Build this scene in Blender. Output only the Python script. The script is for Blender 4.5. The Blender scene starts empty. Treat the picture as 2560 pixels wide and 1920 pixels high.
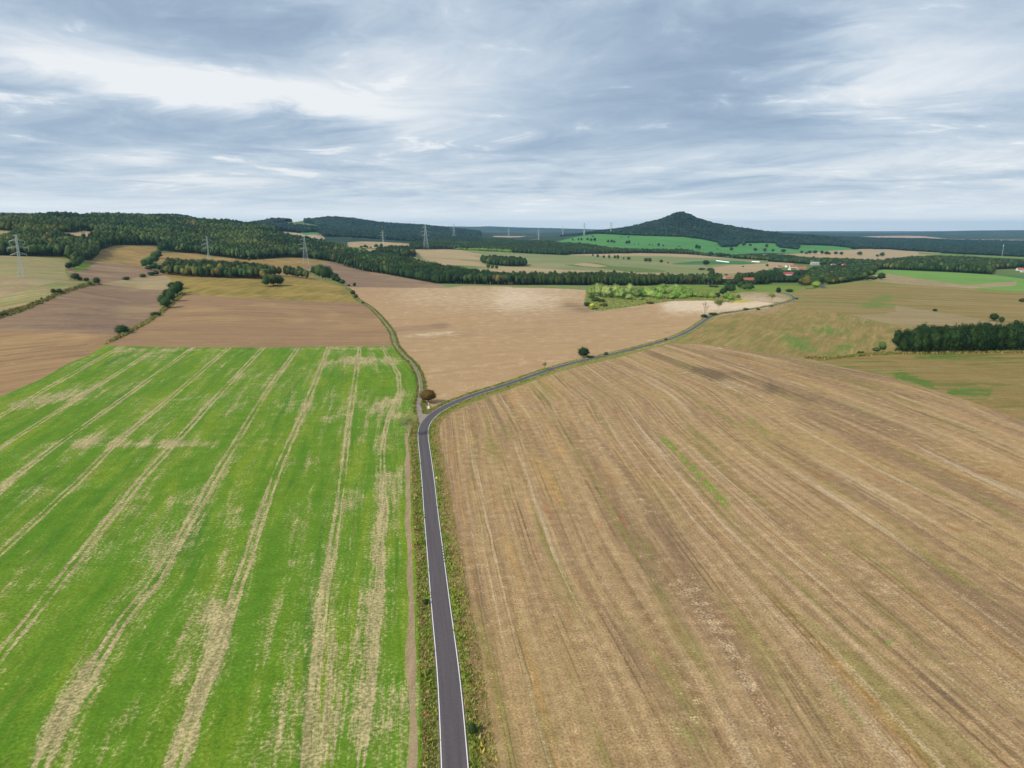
import bpy, math, random
import numpy as np
from mathutils import Vector, noise as mnoise
from mathutils.geometry import delaunay_2d_cdt

SC = bpy.context.scene
COL = SC.collection
random.seed(7)
rng = np.random.default_rng(7)

# ------------------------------------------------------------------ camera
HAZE = 2.9e-5
F = 1777.0                     # focal length in photo pixels (2560 wide)
HC = 90.0                      # height of the drone
PITCH = math.atan((960 - 577) / F)
CP, SP = math.cos(PITCH), math.sin(PITCH)
cam_d = bpy.data.cameras.new('camera')
cam = bpy.data.objects.new('camera', cam_d)
COL.objects.link(cam)
cam.location = (0, 0, HC)
cam.rotation_euler = (math.pi / 2 - PITCH, 0, 0)
cam_d.sensor_width = 36.0
cam_d.lens = F / 2560 * 36.0
cam_d.clip_start = 0.5
cam_d.clip_end = 150000
SC.camera = cam
SC.render.resolution_x, SC.render.resolution_y = 1024, 768
SC.view_settings.view_transform = 'Standard'
SC.view_settings.look = 'None'
SC.view_settings.gamma = 1.0
SC.view_settings.use_curve_mapping = False
SC.view_settings.exposure = 0.0
try:
    SC.cycles.volume_bounces = 1
    SC.cycles.max_bounces = 5
    SC.cycles.transparent_max_bounces = 6
    SC.cycles.sample_clamp_indirect = 6
except Exception:
    pass

# ------------------------------------------------------------------ node helper
class NT:
    def __init__(s, tree):
        s.t = tree; s.n = tree.nodes; s.l = tree.links
        s.n.clear()
    def add(s, typ, **kw):
        n = s.n.new(typ)
        for k, v in kw.items(): setattr(n, k, v)
        return n
    def put(s, sock, v):
        if isinstance(v, bpy.types.NodeSocket): s.l.new(v, sock)
        elif v is not None:
            if hasattr(sock, 'default_value'):
                try: sock.default_value = v
                except Exception:
                    sock.default_value = tuple(v) + (1.0,) if len(v) == 3 else v[:3]
    def math(s, op, a, b=None, c=None, clamp=False):
        n = s.add('ShaderNodeMath', operation=op); n.use_clamp = clamp
        s.put(n.inputs[0], a)
        if b is not None: s.put(n.inputs[1], b)
        if c is not None: s.put(n.inputs[2], c)
        return n.outputs[0]
    def vmath(s, op, a, b=None, scale=None):
        n = s.add('ShaderNodeVectorMath', operation=op)
        s.put(n.inputs[0], a)
        if b is not None: s.put(n.inputs[1], b)
        if scale is not None: s.put(n.inputs['Scale'], scale)
        return n.outputs['Value'] if op in ('DOT_PRODUCT', 'LENGTH') else n.outputs[0]
    def comb(s, x, y, z=0.0):
        n = s.add('ShaderNodeCombineXYZ'); s.put(n.inputs[0], x); s.put(n.inputs[1], y); s.put(n.inputs[2], z)
        return n.outputs[0]
    def sep(s, v):
        n = s.add('ShaderNodeSeparateXYZ'); s.put(n.inputs[0], v); return n.outputs
    def noise(s, v, scale=1.0, detail=3.0, rough=0.55, dist=0.0):
        n = s.add('ShaderNodeTexNoise'); s.put(n.inputs['Vector'], v)
        n.inputs['Scale'].default_value = scale; n.inputs['Detail'].default_value = detail
        n.inputs['Roughness'].default_value = rough; n.inputs['Distortion'].default_value = dist
        return n.outputs['Fac']
    def smooth(s, x, a, b, c=0.0, d=1.0):
        n = s.add('ShaderNodeMapRange', interpolation_type='SMOOTHSTEP')
        s.put(n.inputs[0], x)
        n.inputs[1].default_value = a; n.inputs[2].default_value = b
        n.inputs[3].default_value = c; n.inputs[4].default_value = d
        return n.outputs[0]
    def lin(s, x, a, b, c=0.0, d=1.0):
        n = s.add('ShaderNodeMapRange'); s.put(n.inputs[0], x)
        n.inputs[1].default_value = a; n.inputs[2].default_value = b
        n.inputs[3].default_value = c; n.inputs[4].default_value = d
        return n.outputs[0]
    def mix(s, f, a, b, mode='MIX'):
        n = s.add('ShaderNodeMix', data_type='RGBA', blend_type=mode)
        s.put(n.inputs[0], f); s.put(n.inputs[6], a); s.put(n.inputs[7], b)
        return n.outputs[2]
    def ramp(s, f, stops):
        n = s.add('ShaderNodeValToRGB'); s.put(n.inputs[0], f)
        e = n.color_ramp.elements
        while len(e) < len(stops): e.new(0.5)
        for q, (p, c) in zip(e, stops):
            q.position = p; q.color = tuple(c) + (1.0,) if len(c) == 3 else c
        return n.outputs[0]
    def attr(s, name):
        n = s.add('ShaderNodeAttribute', attribute_name=name); return n

# ------------------------------------------------------------------ world
SUN_EL = math.radians(38)
SUN_AZ = math.radians(180 + 48)          # compass style, from +Y clockwise: behind, to the left
world = bpy.data.worlds.new('World'); SC.world = world; world.use_nodes = True
w = NT(world.node_tree)
SKY_K = 0.1
sky = w.add('ShaderNodeTexSky', sky_type='NISHITA')
sky.sun_disc = False; sky.sun_elevation = SUN_EL; sky.sun_rotation = SUN_AZ
sky.air_density = 1.0; sky.dust_density = 1.0
tc = w.add('ShaderNodeTexCoord')
dv = tc.outputs['Generated']
sx, sy, sz = w.sep(dv)[0:3]
zc = w.math('MAXIMUM', sz, 0.0)
den = w.math('ADD', zc, 0.10)
pxx = w.math('DIVIDE', sx, den); pyy = w.math('DIVIDE', sy, den)
pl = w.comb(pxx, pyy, 0.0)
# large soft sheets, then finer torn banks
warp = w.noise(pl, 0.5, 2, 0.5)
plw = w.vmath('ADD', pl, w.comb(w.math('MULTIPLY', warp, 2.2), w.math('MULTIPLY', warp, -1.4), 0))
n_big = w.noise(plw, 0.55, 5, 0.50, 0.3)
az = w.math('MULTIPLY', w.math('ARCTAN2', sx, sy), 57.2958)
el = w.math('MULTIPLY', w.math('ARCSINE', sz), 57.2958)
lel = w.math('MULTIPLY', w.math('LOGARITHM', w.math('ADD', w.math('MAXIMUM', el, 0.0), 2.2), 2.71828), 5.2)
ael = w.comb(w.math('DIVIDE', az, 11.0), lel, 0.0)
tw = w.noise(ael, 0.35, 3, 0.5)
ael2 = w.vmath('ADD', ael, w.comb(w.math('MULTIPLY', tw, 2.0), w.math('MULTIPLY', tw, 3.0), 0))
n_mid = w.noise(ael2, 0.62, 9, 0.62, 0.1)
n_fine = w.noise(w.vmath('MULTIPLY', ael2, (1.0, 0.8, 1)), 2.1, 9, 0.66, 0.15)
azw = w.math('ADD', az, w.math('MULTIPLY', w.math('SUBTRACT', n_mid, 0.5), 16))
elw = w.math('ADD', el, w.math('MULTIPLY', w.math('SUBTRACT', n_mid, 0.5), 4.0))
def px2ae(px, py):
    a = (px - 1280) / F; b = (960 - py) / F
    X, Y, Z = a, CP + b * SP, -SP + b * CP
    r = math.sqrt(X * X + Y * Y + Z * Z)
    return math.degrees(math.atan2(X, Y)), math.degrees(math.asin(Z / r))
def bank(px, py, rx, ry, tilt, amp):
    a0, e0 = px2ae(px, py)
    da = w.math('SUBTRACT', azw, a0); de = w.math('SUBTRACT', elw, e0)
    de = w.math('ADD', de, w.math('MULTIPLY', da, tilt))
    q = w.math('ADD', w.math('POWER', w.math('ABSOLUTE', w.math('DIVIDE', da, rx / 31.0)), 2.0),
               w.math('POWER', w.math('ABSOLUTE', w.math('DIVIDE', de, ry / 31.0)), 2.0))
    return w.math('MULTIPLY', w.math('POWER', 2.71828, w.math('MULTIPLY', q, -1.0)), amp)
banks = [(120, 170, 320, 45, 0.16, .34), (480, 215, 320, 50, 0.16, .48), (800, 270, 340, 60, 0.14, .60), (1040, 190, 260, 90, 0.0, .34), (1250, 200, 300, 80, 0.0, .16),
         (560, 85, 420, 85, 0.14, -.36), (1150, 110, 200, 70, -0.2, -.10), (950, 345, 600, 42, 0.05, -.36), (150, 330, 250, 50, 0.05, -.12),
         (1750, 120, 330, 130, 0.0, -.30), (1650, 260, 380, 60, 0.0, -.20), (2150, 190, 130, 120, 0.2, .34), (2380, 170, 180, 80, 0.2, .40),
         (2100, 310, 400, 40, 0.0, -.20), (340, 396, 90, 14, 0.0, .44), (520, 450, 170, 10, 0.0, .40), (1700, 400, 420, 28, 0.0, .20), (2300, 410, 320, 28, 0.0, .24)]
tot = None
for b in banks:
    v = bank(*b); tot = v if tot is None else w.math('ADD', tot, v)
c = w.math('MULTIPLY', w.math('SUBTRACT', n_big, 0.5), 0.5)
c = w.math('ADD', c, w.math('MULTIPLY', w.math('SUBTRACT', n_mid, 0.5), 1.3))
c = w.math('ADD', c, w.math('MULTIPLY', w.math('SUBTRACT', n_fine, 0.5), w.smooth(el, 9.0, 3.0, 0.62, 1.15)))
torn = w.smooth(w.math('ADD', w.math('MULTIPLY', n_mid, .45), w.math('MULTIPLY', n_fine, .55)), .555, .635)
c = w.math('ADD', c, w.math('MULTIPLY', torn, w.smooth(el, 14.0, 2.0, .16, .34)))
c = w.math('ADD', w.math('ADD', c, tot), w.smooth(el, 9.0, 2.0, 0.43, 0.56))
cl = w.ramp(c, [(0.0, (.31, .41, .55)), (0.25, (.405, .51, .645)), (0.5, (.56, .655, .765)), (0.72, (.73, .79, .86)), (1.0, (.92, .94, .96))])
# bluer gaps low down, pale strip along the horizon
low = w.smooth(el, 6.5, 1.2)
gap = w.math('MULTIPLY', low, w.smooth(c, 0.52, 0.2))
cl = w.mix(w.math('MULTIPLY', gap, 0.6), cl, (.36, .50, .68, 1))
hor = w.smooth(el, 3.6, 0.2)
cl = w.mix(w.math('MULTIPLY', hor, 0.8), cl, (1.25, 1.25, 1.22, 1))
clk = w.vmath('SCALE', cl, scale=1.0 / SKY_K)
skyc = w.mix(0.93, sky.outputs[0], clk)
bg = w.add('ShaderNodeBackground'); w.put(bg.inputs[0], skyc); bg.inputs[1].default_value = SKY_K
wo = w.add('ShaderNodeOutputWorld'); w.l.new(bg.outputs[0], wo.inputs[0])

sun_d = bpy.data.lights.new('sun', 'SUN'); sun_d.energy = 3.9; sun_d.angle = math.radians(3.0)
sun_d.color = (1.0, 0.92, 0.79)
sun = bpy.data.objects.new('sun', sun_d); COL.objects.link(sun)
sd = Vector((math.sin(SUN_AZ) * math.cos(SUN_EL), math.cos(SUN_AZ) * math.cos(SUN_EL), math.sin(SUN_EL)))
sun.rotation_euler = (-sd).to_track_quat('-Z', 'Y').to_euler()
sun.location = (0, 0, 300)

# ------------------------------------------------------------------ terrain height
def ray_tan(y):                 # downward slope of a ray through image row y on the centre column
    b = (960 - y) / F
    return (SP - b * CP) / (CP + b * SP)
PROF = {
 0:    [(400,'z0'),(550,858),(650,805),(735,752),(810,697),(830,694),(900,678),(1060,643),(1400,600),(1800,562),(2050,553),(2600,556),(3500,566),(6000,572)],
 160:  [(400,'z0'),(560,858),(700,785),(790,738),(850,706),(880,700),(1000,682),(1150,652),(1400,612),(1800,572),(2100,548),(2500,552),(3200,565),(6000,572)],
 320:  [(500,'z0'),(700,805),(850,752),(950,715),(1060,694),(1200,668),(1350,648),(1450,628),(1550,613),(1900,582),(2300,554),(2500,547),(3000,558),(4000,572)],
 400:  [(500,'z0'),(700,808),(850,748),(970,712),(1060,694),(1140,680),(1220,671),(1290,670),(1400,652),(1500,634),(1900,595),(2300,562),(2600,553),(3200,560),(4000,572)],
 480:  [(530,'z0'),(700,806),(850,744),(990,696),(1070,684),(1150,673),(1230,669),(1310,673),(1420,654),(1520,639),(1900,604),(2300,573),(2700,557),(3000,556),(3800,570)],
 640:  [(530,'z0'),(700,806),(850,756),(980,722),(1060,701),(1120,690),(1190,681),(1250,683),(1340,678),(1450,662),(1550,648),(1800,622),(2300,590),(2800,570),(3100,568),(3800,578)],
 800:  [(530,'z0'),(700,812),(900,754),(1040,716),(1110,702),(1170,702),(1300,692),(1450,676),(1600,660),(1800,648),(2200,624),(2800,604),(3300,592),(3900,583),(4600,574)],
 960:  [(530,'z0'),(800,'z0'),(1170,719),(1350,701),(1480,688),(1700,668),(2100,645),(2600,626),(3000,613),(3300,605),(4000,592),(5000,580)],
 1120: [(530,'z0'),(800,'z0'),(1150,719),(1350,706),(1550,692),(1900,666),(2300,649),(2700,636),(3100,624),(4000,608),(5500,592),(9000,580)],
 1280: [(530,'z0'),(800,'z0'),(1000,745),(1180,719),(1400,706),(1900,672),(2400,651),(2800,638),(3000,632),(4000,612),(6000,592),(9000,581)],
 1440: [(530,'z0'),(650,828),(800,790),(900,768),(1180,724),(1400,708),(1900,673),(2400,652),(2900,637),(3100,632),(3600,612),(4000,598),(4400,587),(5200,590),(9000,581)],
 1600: [(530,'z0'),(640,836),(760,796),(860,774),(950,760),(1100,742),(1250,725),(1400,712),(1900,676),(2400,655),(2900,639),(3050,634),(3500,616),(3900,600),(4250,589),(6000,587),(9000,582)],
 1760: [(530,'z0'),(700,812),(850,773),(950,755),(1010,749),(1080,746),(1300,728),(1500,709),(1900,679),(2400,658),(2900,643),(3300,628),(3800,612),(4150,601),(4400,594),(6000,588),(9000,583)],
 1920: [(530,'z0'),(700,810),(800,783),(900,762),(1000,746),(1090,736),(1150,733),(1350,722),(1600,703),(2000,681),(2500,660),(3000,646),(3500,632),(4000,616),(4500,606),(6000,593),(10000,584)],
 2080: [(530,'z0'),(700,806),(900,762),(1050,733),(1200,714),(1300,708),(1450,708),(1700,697),(2000,682),(2500,662),(3000,648),(3500,635),(4000,625),(5000,610),(8000,592),(12000,584)],
 2240: [(530,'z0'),(700,808),(900,765),(1100,728),(1300,702),(1450,689),(1600,682),(1780,674),(1950,675),(2300,668),(2600,660),(3200,645),(4000,630),(5000,615),(8000,593),(12000,584)],
 2400: [(530,'z0'),(700,812),(900,766),(1100,731),(1250,712),(1450,698),(1750,682),(1900,680),(2200,672),(2800,655),(3500,640),(4500,625),(6000,605),(8000,594),(12000,584)],
 2560: [(530,'z0'),(700,812),(900,768),(1100,736),(1250,718),(1500,701),(1800,688),(2200,675),(2800,657),(3500,643),(4500,627),(6000,608),(8000,594),(12000,585)],
}
FAR = 32000.0
V0, V1 = math.log(50.0), math.log(FAR)
NV, NU = 720, 460
UMAX = 1.15
vg = np.linspace(V0, V1, NV); ug = np.linspace(-UMAX, UMAX, NU)
cols = sorted(PROF); colz = []
for k in cols:
    Y = [50.0]; Z = [0.0]
    for (d, y) in PROF[k]:
        Y.append(d); Z.append(0.0 if y == 'z0' else HC - d * ray_tan(y))
    Y.append(FAR); Z.append(HC - FAR * ray_tan(577.8))
    # hold the last view angle until 20 km so the plain keeps rising gently to the horizon
    if Y[-2] < 18000: Y.insert(-1, 18000.0); Z.insert(-1, HC - 18000 * ray_tan(580.5))
    colz.append(np.interp(vg, np.log(Y), Z))
colz = np.array(colz)
colu = np.array([(k - 1280) / F * CP for k in cols])
GZ = np.empty((NU, NV))
for j in range(NV): GZ[:, j] = np.interp(ug, colu, colz[:, j])
def gauss(a, sig, axis):
    r = int(3 * sig) + 1; x = np.arange(-r, r + 1); kk = np.exp(-x * x / (2 * sig * sig)); kk /= kk.sum()
    p = np.pad(a, [(r, r) if ax == axis else (0, 0) for ax in range(2)], mode='edge')
    out = np.zeros_like(a)
    for i, q in enumerate(kk):
        out += q * (p[i:i + a.shape[0], :] if axis == 0 else p[:, i:i + a.shape[1]])
    return out
GZ = gauss(GZ, 7.0, 0); GZ = gauss(GZ, 2.2, 1)
RIDGES = [
 (4600, 520, [(1400,592),(1440,588),(1500,581),(1560,573),(1624,559),(1650,553),(1665,547),(1680,540),(1694,532),(1710,535),(1730,543),(1745,550),(1780,561),(1850,573),(1900,581),(1960,588),(2060,594)]),
 (4500, 700, [(200,594),(300,560),(340,544),(400,540),(440,541),(470,545),(500,553),(520,560),(600,564),(660,560),(680,553),(730,551),(750,557),(800,570)]),
 (6000, 1000,[(680,579),(720,560),(745,552),(790,550),(825,545),(850,547),(880,549),(920,555),(960,560),(1000,563),(1060,566),(1120,573),(1200,582)]),
 (16000,2500,[(1000,578),(1040,566),(1100,564),(1180,566),(1220,564),(1280,567),(1400,570),(1500,573),(1560,575),(1700,577)]),
 (12000,1500,[(1100,590),(1150,576),(1190,573),(1230,578),(1300,586)]),
 (13000,2000,[(-300,533),(0,527),(60,529),(110,533),(170,548),(240,575)]),
 (13000,1500,[(1980,584),(2030,578),(2100,583),(2260,583),(2340,578),(2420,576),(2620,574),(2900,574)]),
]
for (Yc, W, pts) in RIDGES:
    pu = np.array([(p[0] - 1280) / F * CP for p in pts]); pz = np.array([HC - Yc * ray_tan(p[1]) for p in pts])
    jc = int(np.argmin(abs(vg - math.log(Yc))))
    crest = np.interp(ug, pu, pz)
    fade = np.interp(ug, [pu[0] - .05, pu[0], pu[-1], pu[-1] + .05], [0, 1, 1, 0])
    dz = np.maximum(crest - GZ[:, jc], 0) * fade
    pr = np.clip(1 - np.abs(np.exp(vg) - Yc) / W, 0, 1)
    pr = pr * (0.65 + 0.35 * (3 * pr - 2 * pr * pr))
    GZ += dz[:, None] * pr[None, :]
GZ = gauss(GZ, 0.8, 0)
VG, UG = np.meshgrid(vg, ug)
_Y = np.exp(VG); _X = UG * _Y
def fold(X, Y, L, sd):
    xs = X / L; ys = Y / L
    return np.sin(xs * 6.28 + 1.7 * np.sin(ys * 4.1 + sd)) * np.sin(ys * 6.28 + 1.3 * np.sin(xs * 3.3 - sd))
hillmask = np.clip((_Y - 1450) / 500, 0, 1) * np.clip((-_X / _Y + .02) / .12, 0, 1)
hillmask = np.maximum(hillmask, np.clip((_Y - 4050) / 300, 0, 1) * np.clip(1 - np.abs(UG - .22) / .2, 0, 1) * .8)
damp = 1.0 / (1 + (_Y / 5200.0) ** 4)
GZ += hillmask * damp * (7.0 * fold(_X, _Y, 520, 1.0) + 4.0 * fold(_X + 90, _Y, 260, 2.3) + 2.0 * fold(_X, _Y - 40, 130, 4.0))
def HU(u, v):
    fu = np.clip((np.asarray(u, float) + UMAX) / (2 * UMAX) * (NU - 1), 0, NU - 1.001)
    fv = np.clip((np.asarray(v, float) - V0) / (V1 - V0) * (NV - 1), 0, NV - 1.001)
    i = fu.astype(int); j = fv.astype(int); a = fu - i; b = fv - j
    return GZ[i, j] * (1 - a) * (1 - b) + GZ[i + 1, j] * a * (1 - b) + GZ[i, j + 1] * (1 - a) * b + GZ[i + 1, j + 1] * a * b
def H(x, y):
    y = np.maximum(np.asarray(y, float), 50.0)
    return HU(np.asarray(x, float) / y, np.log(y))
MV = np.linspace(V0, V1, 2400); MY = np.exp(MV)
def cast(px, py):
    """photo pixel -> (u, v) on the terrain"""
    a = (px - 1280) / F; b = (960 - py) / F
    Yd = CP + b * SP; Zd = -SP + b * CP; u = a / Yd; sl = Zd / Yd
    d = HU(np.full(MV.shape, u), MV) - (HC + sl * MY)
    k = np.argmax(d > 0)
    if d[k] <= 0: return u, V1 - 0.05
    if k == 0: return u, V0
    t = d[k - 1] / (d[k - 1] - d[k])
    return u, MV[k - 1] + t * (MV[k] - MV[k - 1])
def ground(px, py):
    u, v = cast(px, py); y = math.exp(v); x = u * y
    return Vector((x, y, float(HU(u, v))))
def project(x, y, z):
    Zc = y * CP + (HC - z) * SP
    return 1280 + F * x / Zc, 960 - F * (-(HC - z) * CP + y * SP) / Zc
def ppm(loc): return F / (loc[1] * CP + (HC - loc[2]) * SP)   # photo pixels per metre at a place

# zoomed-view coordinates of the photograph -> photo pixels
def reg(ox, oy, k): return lambda *p: [(ox + x * k, oy + y * k) for x, y in zip(p[::2], p[1::2])]
S = 0.28933; T = 0.144665
R1 = reg(0, 500, S); R2 = reg(640, 500, S); R3 = reg(1280, 500, S); R4 = reg(1920, 500, S)
JZ = reg(960, 880, T); VZ = reg(1840, 630, T); WZ = reg(1400, 580, T); KZ = reg(480, 570, T); LZ = reg(1030, 540, T); QZ = reg(1720, 690, T)
DZ = reg(0, 0, 1.15732); NZ = reg(900, 540, 0.11754); ZR = reg(2300, 560, 0.11754); LL = reg(0, 560, 0.12658)
RE = reg(1920, 840, S)

# ------------------------------------------------------------------ helpers for objects
def link(o): COL.objects.link(o); return o
def tag(o, label=None, cat=None, group=None, kind=None):
    if label: o['label'] = label
    if cat: o['category'] = cat
    if group: o['group'] = group
    if kind: o['kind'] = kind
    return o
def mesh_obj(name, verts, faces, mats, parent=None, smooth=False, midx=None):
    me = bpy.data.meshes.new(name); me.from_pydata([tuple(v) for v in verts], [], [tuple(int(i) for i in f) for f in faces])
    for m in (mats if isinstance(mats, (list, tuple)) else [mats]): me.materials.append(m)
    if midx is not None: me.polygons.foreach_set('material_index', np.asarray(midx, dtype=np.int32))
    if smooth: me.polygons.foreach_set('use_smooth', np.ones(len(me.polygons), dtype=bool))
    me.update()
    o = link(bpy.data.objects.new(name, me))
    if parent: o.parent = parent
    return o
def empty(name, loc, rz=0):
    o = link(bpy.data.objects.new(name, None)); o.location = loc; o.rotation_euler = (0, 0, rz); o.empty_display_size = 1; return o
class MB:
    def __init__(s): s.v = []; s.f = []; s.m = []
    def box(s, x0, x1, y0, y1, z0, z1, m=0):
        n = len(s.v)
        s.v += [(x0, y0, z0), (x1, y0, z0), (x1, y1, z0), (x0, y1, z0), (x0, y0, z1), (x1, y0, z1), (x1, y1, z1), (x0, y1, z1)]
        s.f += [(n, n+3, n+2, n+1), (n+4, n+5, n+6, n+7), (n, n+1, n+5, n+4), (n+1, n+2, n+6, n+5), (n+2, n+3, n+7, n+6), (n+3, n, n+4, n+7)]
        s.m += [m] * 6
    def bar(s, a, b, r0, r1=None, k=4, m=0):
        r1 = r0 if r1 is None else r1
        a = Vector(a); b = Vector(b); d = (b - a)
        if d.length < 1e-6: return
        d.normalize(); q = d.orthogonal().normalized(); p = d.cross(q); n = len(s.v)
        for c0, r in ((a, r0), (b, r1)):
            for i in range(k):
                t = 2 * math.pi * i / k; s.v.append(tuple(c0 + q * math.cos(t) * r + p * math.sin(t) * r))
        for i in range(k): j = (i + 1) % k; s.f.append((n+i, n+j, n+k+j, n+k+i)); s.m.append(m)
        s.f.append(tuple(n + i for i in reversed(range(k)))); s.f.append(tuple(n + k + i for i in range(k))); s.m += [m, m]
    def face(s, pts, m=0):
        n = len(s.v); s.v += [tuple(p) for p in pts]; s.f.append(tuple(range(n, n + len(pts)))); s.m.append(m)
    def build(s, name, mats, parent=None, smooth=False): return mesh_obj(name, s.v, s.f, mats, parent, smooth, s.m)
def simple_mat(name, col, rough=0.8, var=0.15, scale=1.0, metal=0.0, spec=0.3):
    m = bpy.data.materials.new(name); m.use_nodes = True; t = NT(m.node_tree)
    tc = t.add('ShaderNodeTexCoord'); n = t.noise(tc.outputs['Object'], scale, 4, 0.6)
    k = t.lin(n, 0.25, 0.75, 1 - var, 1 + var)
    c = t.vmath('SCALE', tuple(col), scale=k)
    b = t.add('ShaderNodeBsdfPrincipled'); t.put(b.inputs['Base Color'], c)
    b.inputs['Roughness'].default_value = rough; b.inputs['Metallic'].default_value = metal
    b.inputs['Specular IOR Level'].default_value = spec
    o = t.add('ShaderNodeOutputMaterial'); t.l.new(b.outputs[0], o.inputs[0]); return m

# ------------------------------------------------------------------ ground materials
def field_mat(name, A, B, C=None, G=(.07, .16, .02), bare=(.42, .31, .19), ang=None, across=7.0, along=180.0, streak=1.0,
              patch=70.0, green=0.0, fine=0.9, speck=0.35, sharp=0.18, tram=False, gw=0.12, furrow=0.0, dirt=None, extra=(), ruts=0.0, bw=.155):
    m = bpy.data.materials.new(name); m.use_nodes = True; t = NT(m.node_tree)
    geo = t.add('ShaderNodeNewGeometry'); P = geo.outputs['Position']
    x, y, z = t.sep(P)[0:3]
    XY = t.comb(x, y, 0)
    if ang is None:                                   # rows follow the traced drill lines
        uv = t.add('ShaderNodeUVMap', uv_map='rows').outputs[0]
        s_, t_ = t.sep(uv)[0:2]
    else:
        ca, sa = math.cos(ang), math.sin(ang)          # ang = direction of the rows, from +X
        s_ = t.math('SUBTRACT', t.math('MULTIPLY', y, ca), t.math('MULTIPLY', x, sa))
        t_ = t.math('ADD', t.math('MULTIPLY', x, ca), t.math('MULTIPLY', y, sa))
    wob = t.math('MULTIPLY', t.math('SUBTRACT', t.noise(XY, 1 / 60.0, 2), 0.5), across * 1.0)
    s2 = t.math('ADD', s_, wob)
    sv = t.comb(t.math('DIVIDE', s2, across), t.math('DIVIDE', t_, along), 0)
    n1 = t.noise(sv, 1.0, 6, 0.66)
    n2 = t.noise(XY, 1 / patch, 4, 0.6, 0.5)
    n3 = t.noise(XY, 1 / fine, 4, 0.75)
    n4 = t.noise(XY, 1 / (fine * 7), 4, 0.7)
    col = t.mix(t.smooth(n1, 0.5 - 0.5 * sharp / max(streak, .01) - .08, 0.5 + 0.5 * sharp / max(streak, .01) + .08), A, B)
    if C is not None: col = t.mix(t.smooth(n2, 0.45, 0.68), col, C)
    for q, (ec, ea, el_, e0, e1, es) in enumerate(extra):
        ne = t.noise(t.comb(t.math('DIVIDE', s2, ea), t.math('DIVIDE', t_, el_), 7.7 + 3.1 * q), 1.0, 5, 0.62, .3)
        ne = t.math('ADD', ne, t.math('MULTIPLY', t.math('SUBTRACT', n3, .5), .25))
        col = t.mix(t.math('MULTIPLY', t.smooth(ne, e0, e1), es), col, ec)
    at = t.attr('tint'); ar, ag, ab = t.sep(at.outputs['Color'])[0:3]
    # greener growth
    ng = t.math('ADD', t.math('MULTIPLY', n1, 0.5), t.math('MULTIPLY', n2, 0.5))
    ng = t.math('ADD', ng, t.math('MULTIPLY', t.math('SUBTRACT', n4, 0.5), 0.35))
    gm = t.smooth(t.math('ADD', ng, t.math('ADD', t.math('MULTIPLY', ag, 0.5), green)), 0.60, 0.60 + gw)
    gcol = t.mix(t.smooth(n3, .3, .7), G, tuple(q * 1.5 for q in G) + (1,))
    col = t.mix(gm, col, gcol)
    # thin places where the soil shows, and the tan field's painted sunlit crest
    nb = t.math('ADD', t.math('ADD', t.math('MULTIPLY', n1, 0.75 if tram else .55), t.math('MULTIPLY', n4, 0.25 if tram else .45)), t.math('MULTIPLY', t.math('SUBTRACT', n3, 0.5), .45))
    bsum = t.math('ADD', nb, t.math('MULTIPLY', ar, 0.5))
    if tram:
        fr = t.math('FRACT', t.math('ADD', t.math('DIVIDE', s_, 24.0), 0.5))
        d = t.math('ABSOLUTE', t.math('SUBTRACT', fr, 0.5))            # 0 on a tramline
        dm = t.math('MULTIPLY', d, 24.0)
        nd = t.noise(t.comb(t.math('DIVIDE', s_, 24.0), t.math('DIVIDE', t_, 60.0), 3.3), 1.0, 4, 0.6)
        rut = t.smooth(t.math('ABSOLUTE', t.math('SUBTRACT', dm, 1.15)), 0.75, 0.25)
        band = t.smooth(dm, 3.4, 1.0)
        bsum = t.math('ADD', bsum, t.math('MULTIPLY', rut, t.lin(nd, 0.3, 0.7, 0.16, 0.32)))
        bsum = t.math('ADD', bsum, t.math('MULTIPLY', band, t.lin(nd, 0.35, 0.7, 0.02, 0.20)))
        rows = t.noise(t.comb(t.math('DIVIDE', s_, 0.45), t.math('DIVIDE', t_, 5.0), 0), 1.0, 1, 0.5)
        bsum = t.math('ADD', bsum, t.math('MULTIPLY', t.math('SUBTRACT', rows, 0.5), 0.10))
    if tram: bsum = t.math('ADD', bsum, t.math('MULTIPLY', t.math('SUBTRACT', n2, .46), .55))
    if tram:
        na = t.noise(t.comb(t.math('DIVIDE', s_, 0.9), t.math('DIVIDE', t_, 9.0), 2.2), 1.0, 5, .7)
        nc = t.noise(t.comb(t.math('DIVIDE', s_, 2.6), t.math('DIVIDE', t_, 40.0), 6.2), 1.0, 4, .6)
        bsum = t.math('ADD', bsum, t.math('ADD', t.math('MULTIPLY', t.math('SUBTRACT', na, .5), .48), t.math('MULTIPLY', t.math('SUBTRACT', nc, .5), .55)))
    bsum = t.math('ADD', t.math('MINIMUM', bsum, 0.79 if bw < .3 else 1.0), t.math('MULTIPLY', t.math('SUBTRACT', n4, 0.5), 0.12 if tram else .35))
    bsum = t.math('ADD', bsum, t.math('MULTIPLY', t.math('SUBTRACT', n3, 0.5), 0.30 if tram else .2))
    bm = t.smooth(bsum, 0.645 - bw * .35, 0.645 + bw * .65 + .05)
    nbs = t.noise(t.comb(t.math('DIVIDE', s_, 1.1), t.math('DIVIDE', t_, 14.0), 4.4), 1.0, 4, .65)
    bcol = t.mix(t.smooth(t.math('ADD', t.math('MULTIPLY', n3, .5), t.math('MULTIPLY', nbs, .5)), .38, .62), tuple(q * 0.58 for q in bare[:3]) + (1,), tuple(q * 1.08 for q in bare[:3]) + (1,))
    col = t.mix(bm, col, bcol)
    # damp / stained earth
    if dirt is not None:
        dmk = t.math('MULTIPLY', t.smooth(t.math('ADD', t.math('MULTIPLY', n1, 1.0), t.math('MULTIPLY', ab, 0.42)), 0.60, 0.98), .9)
        col = t.mix(dmk, col, dirt)
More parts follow.
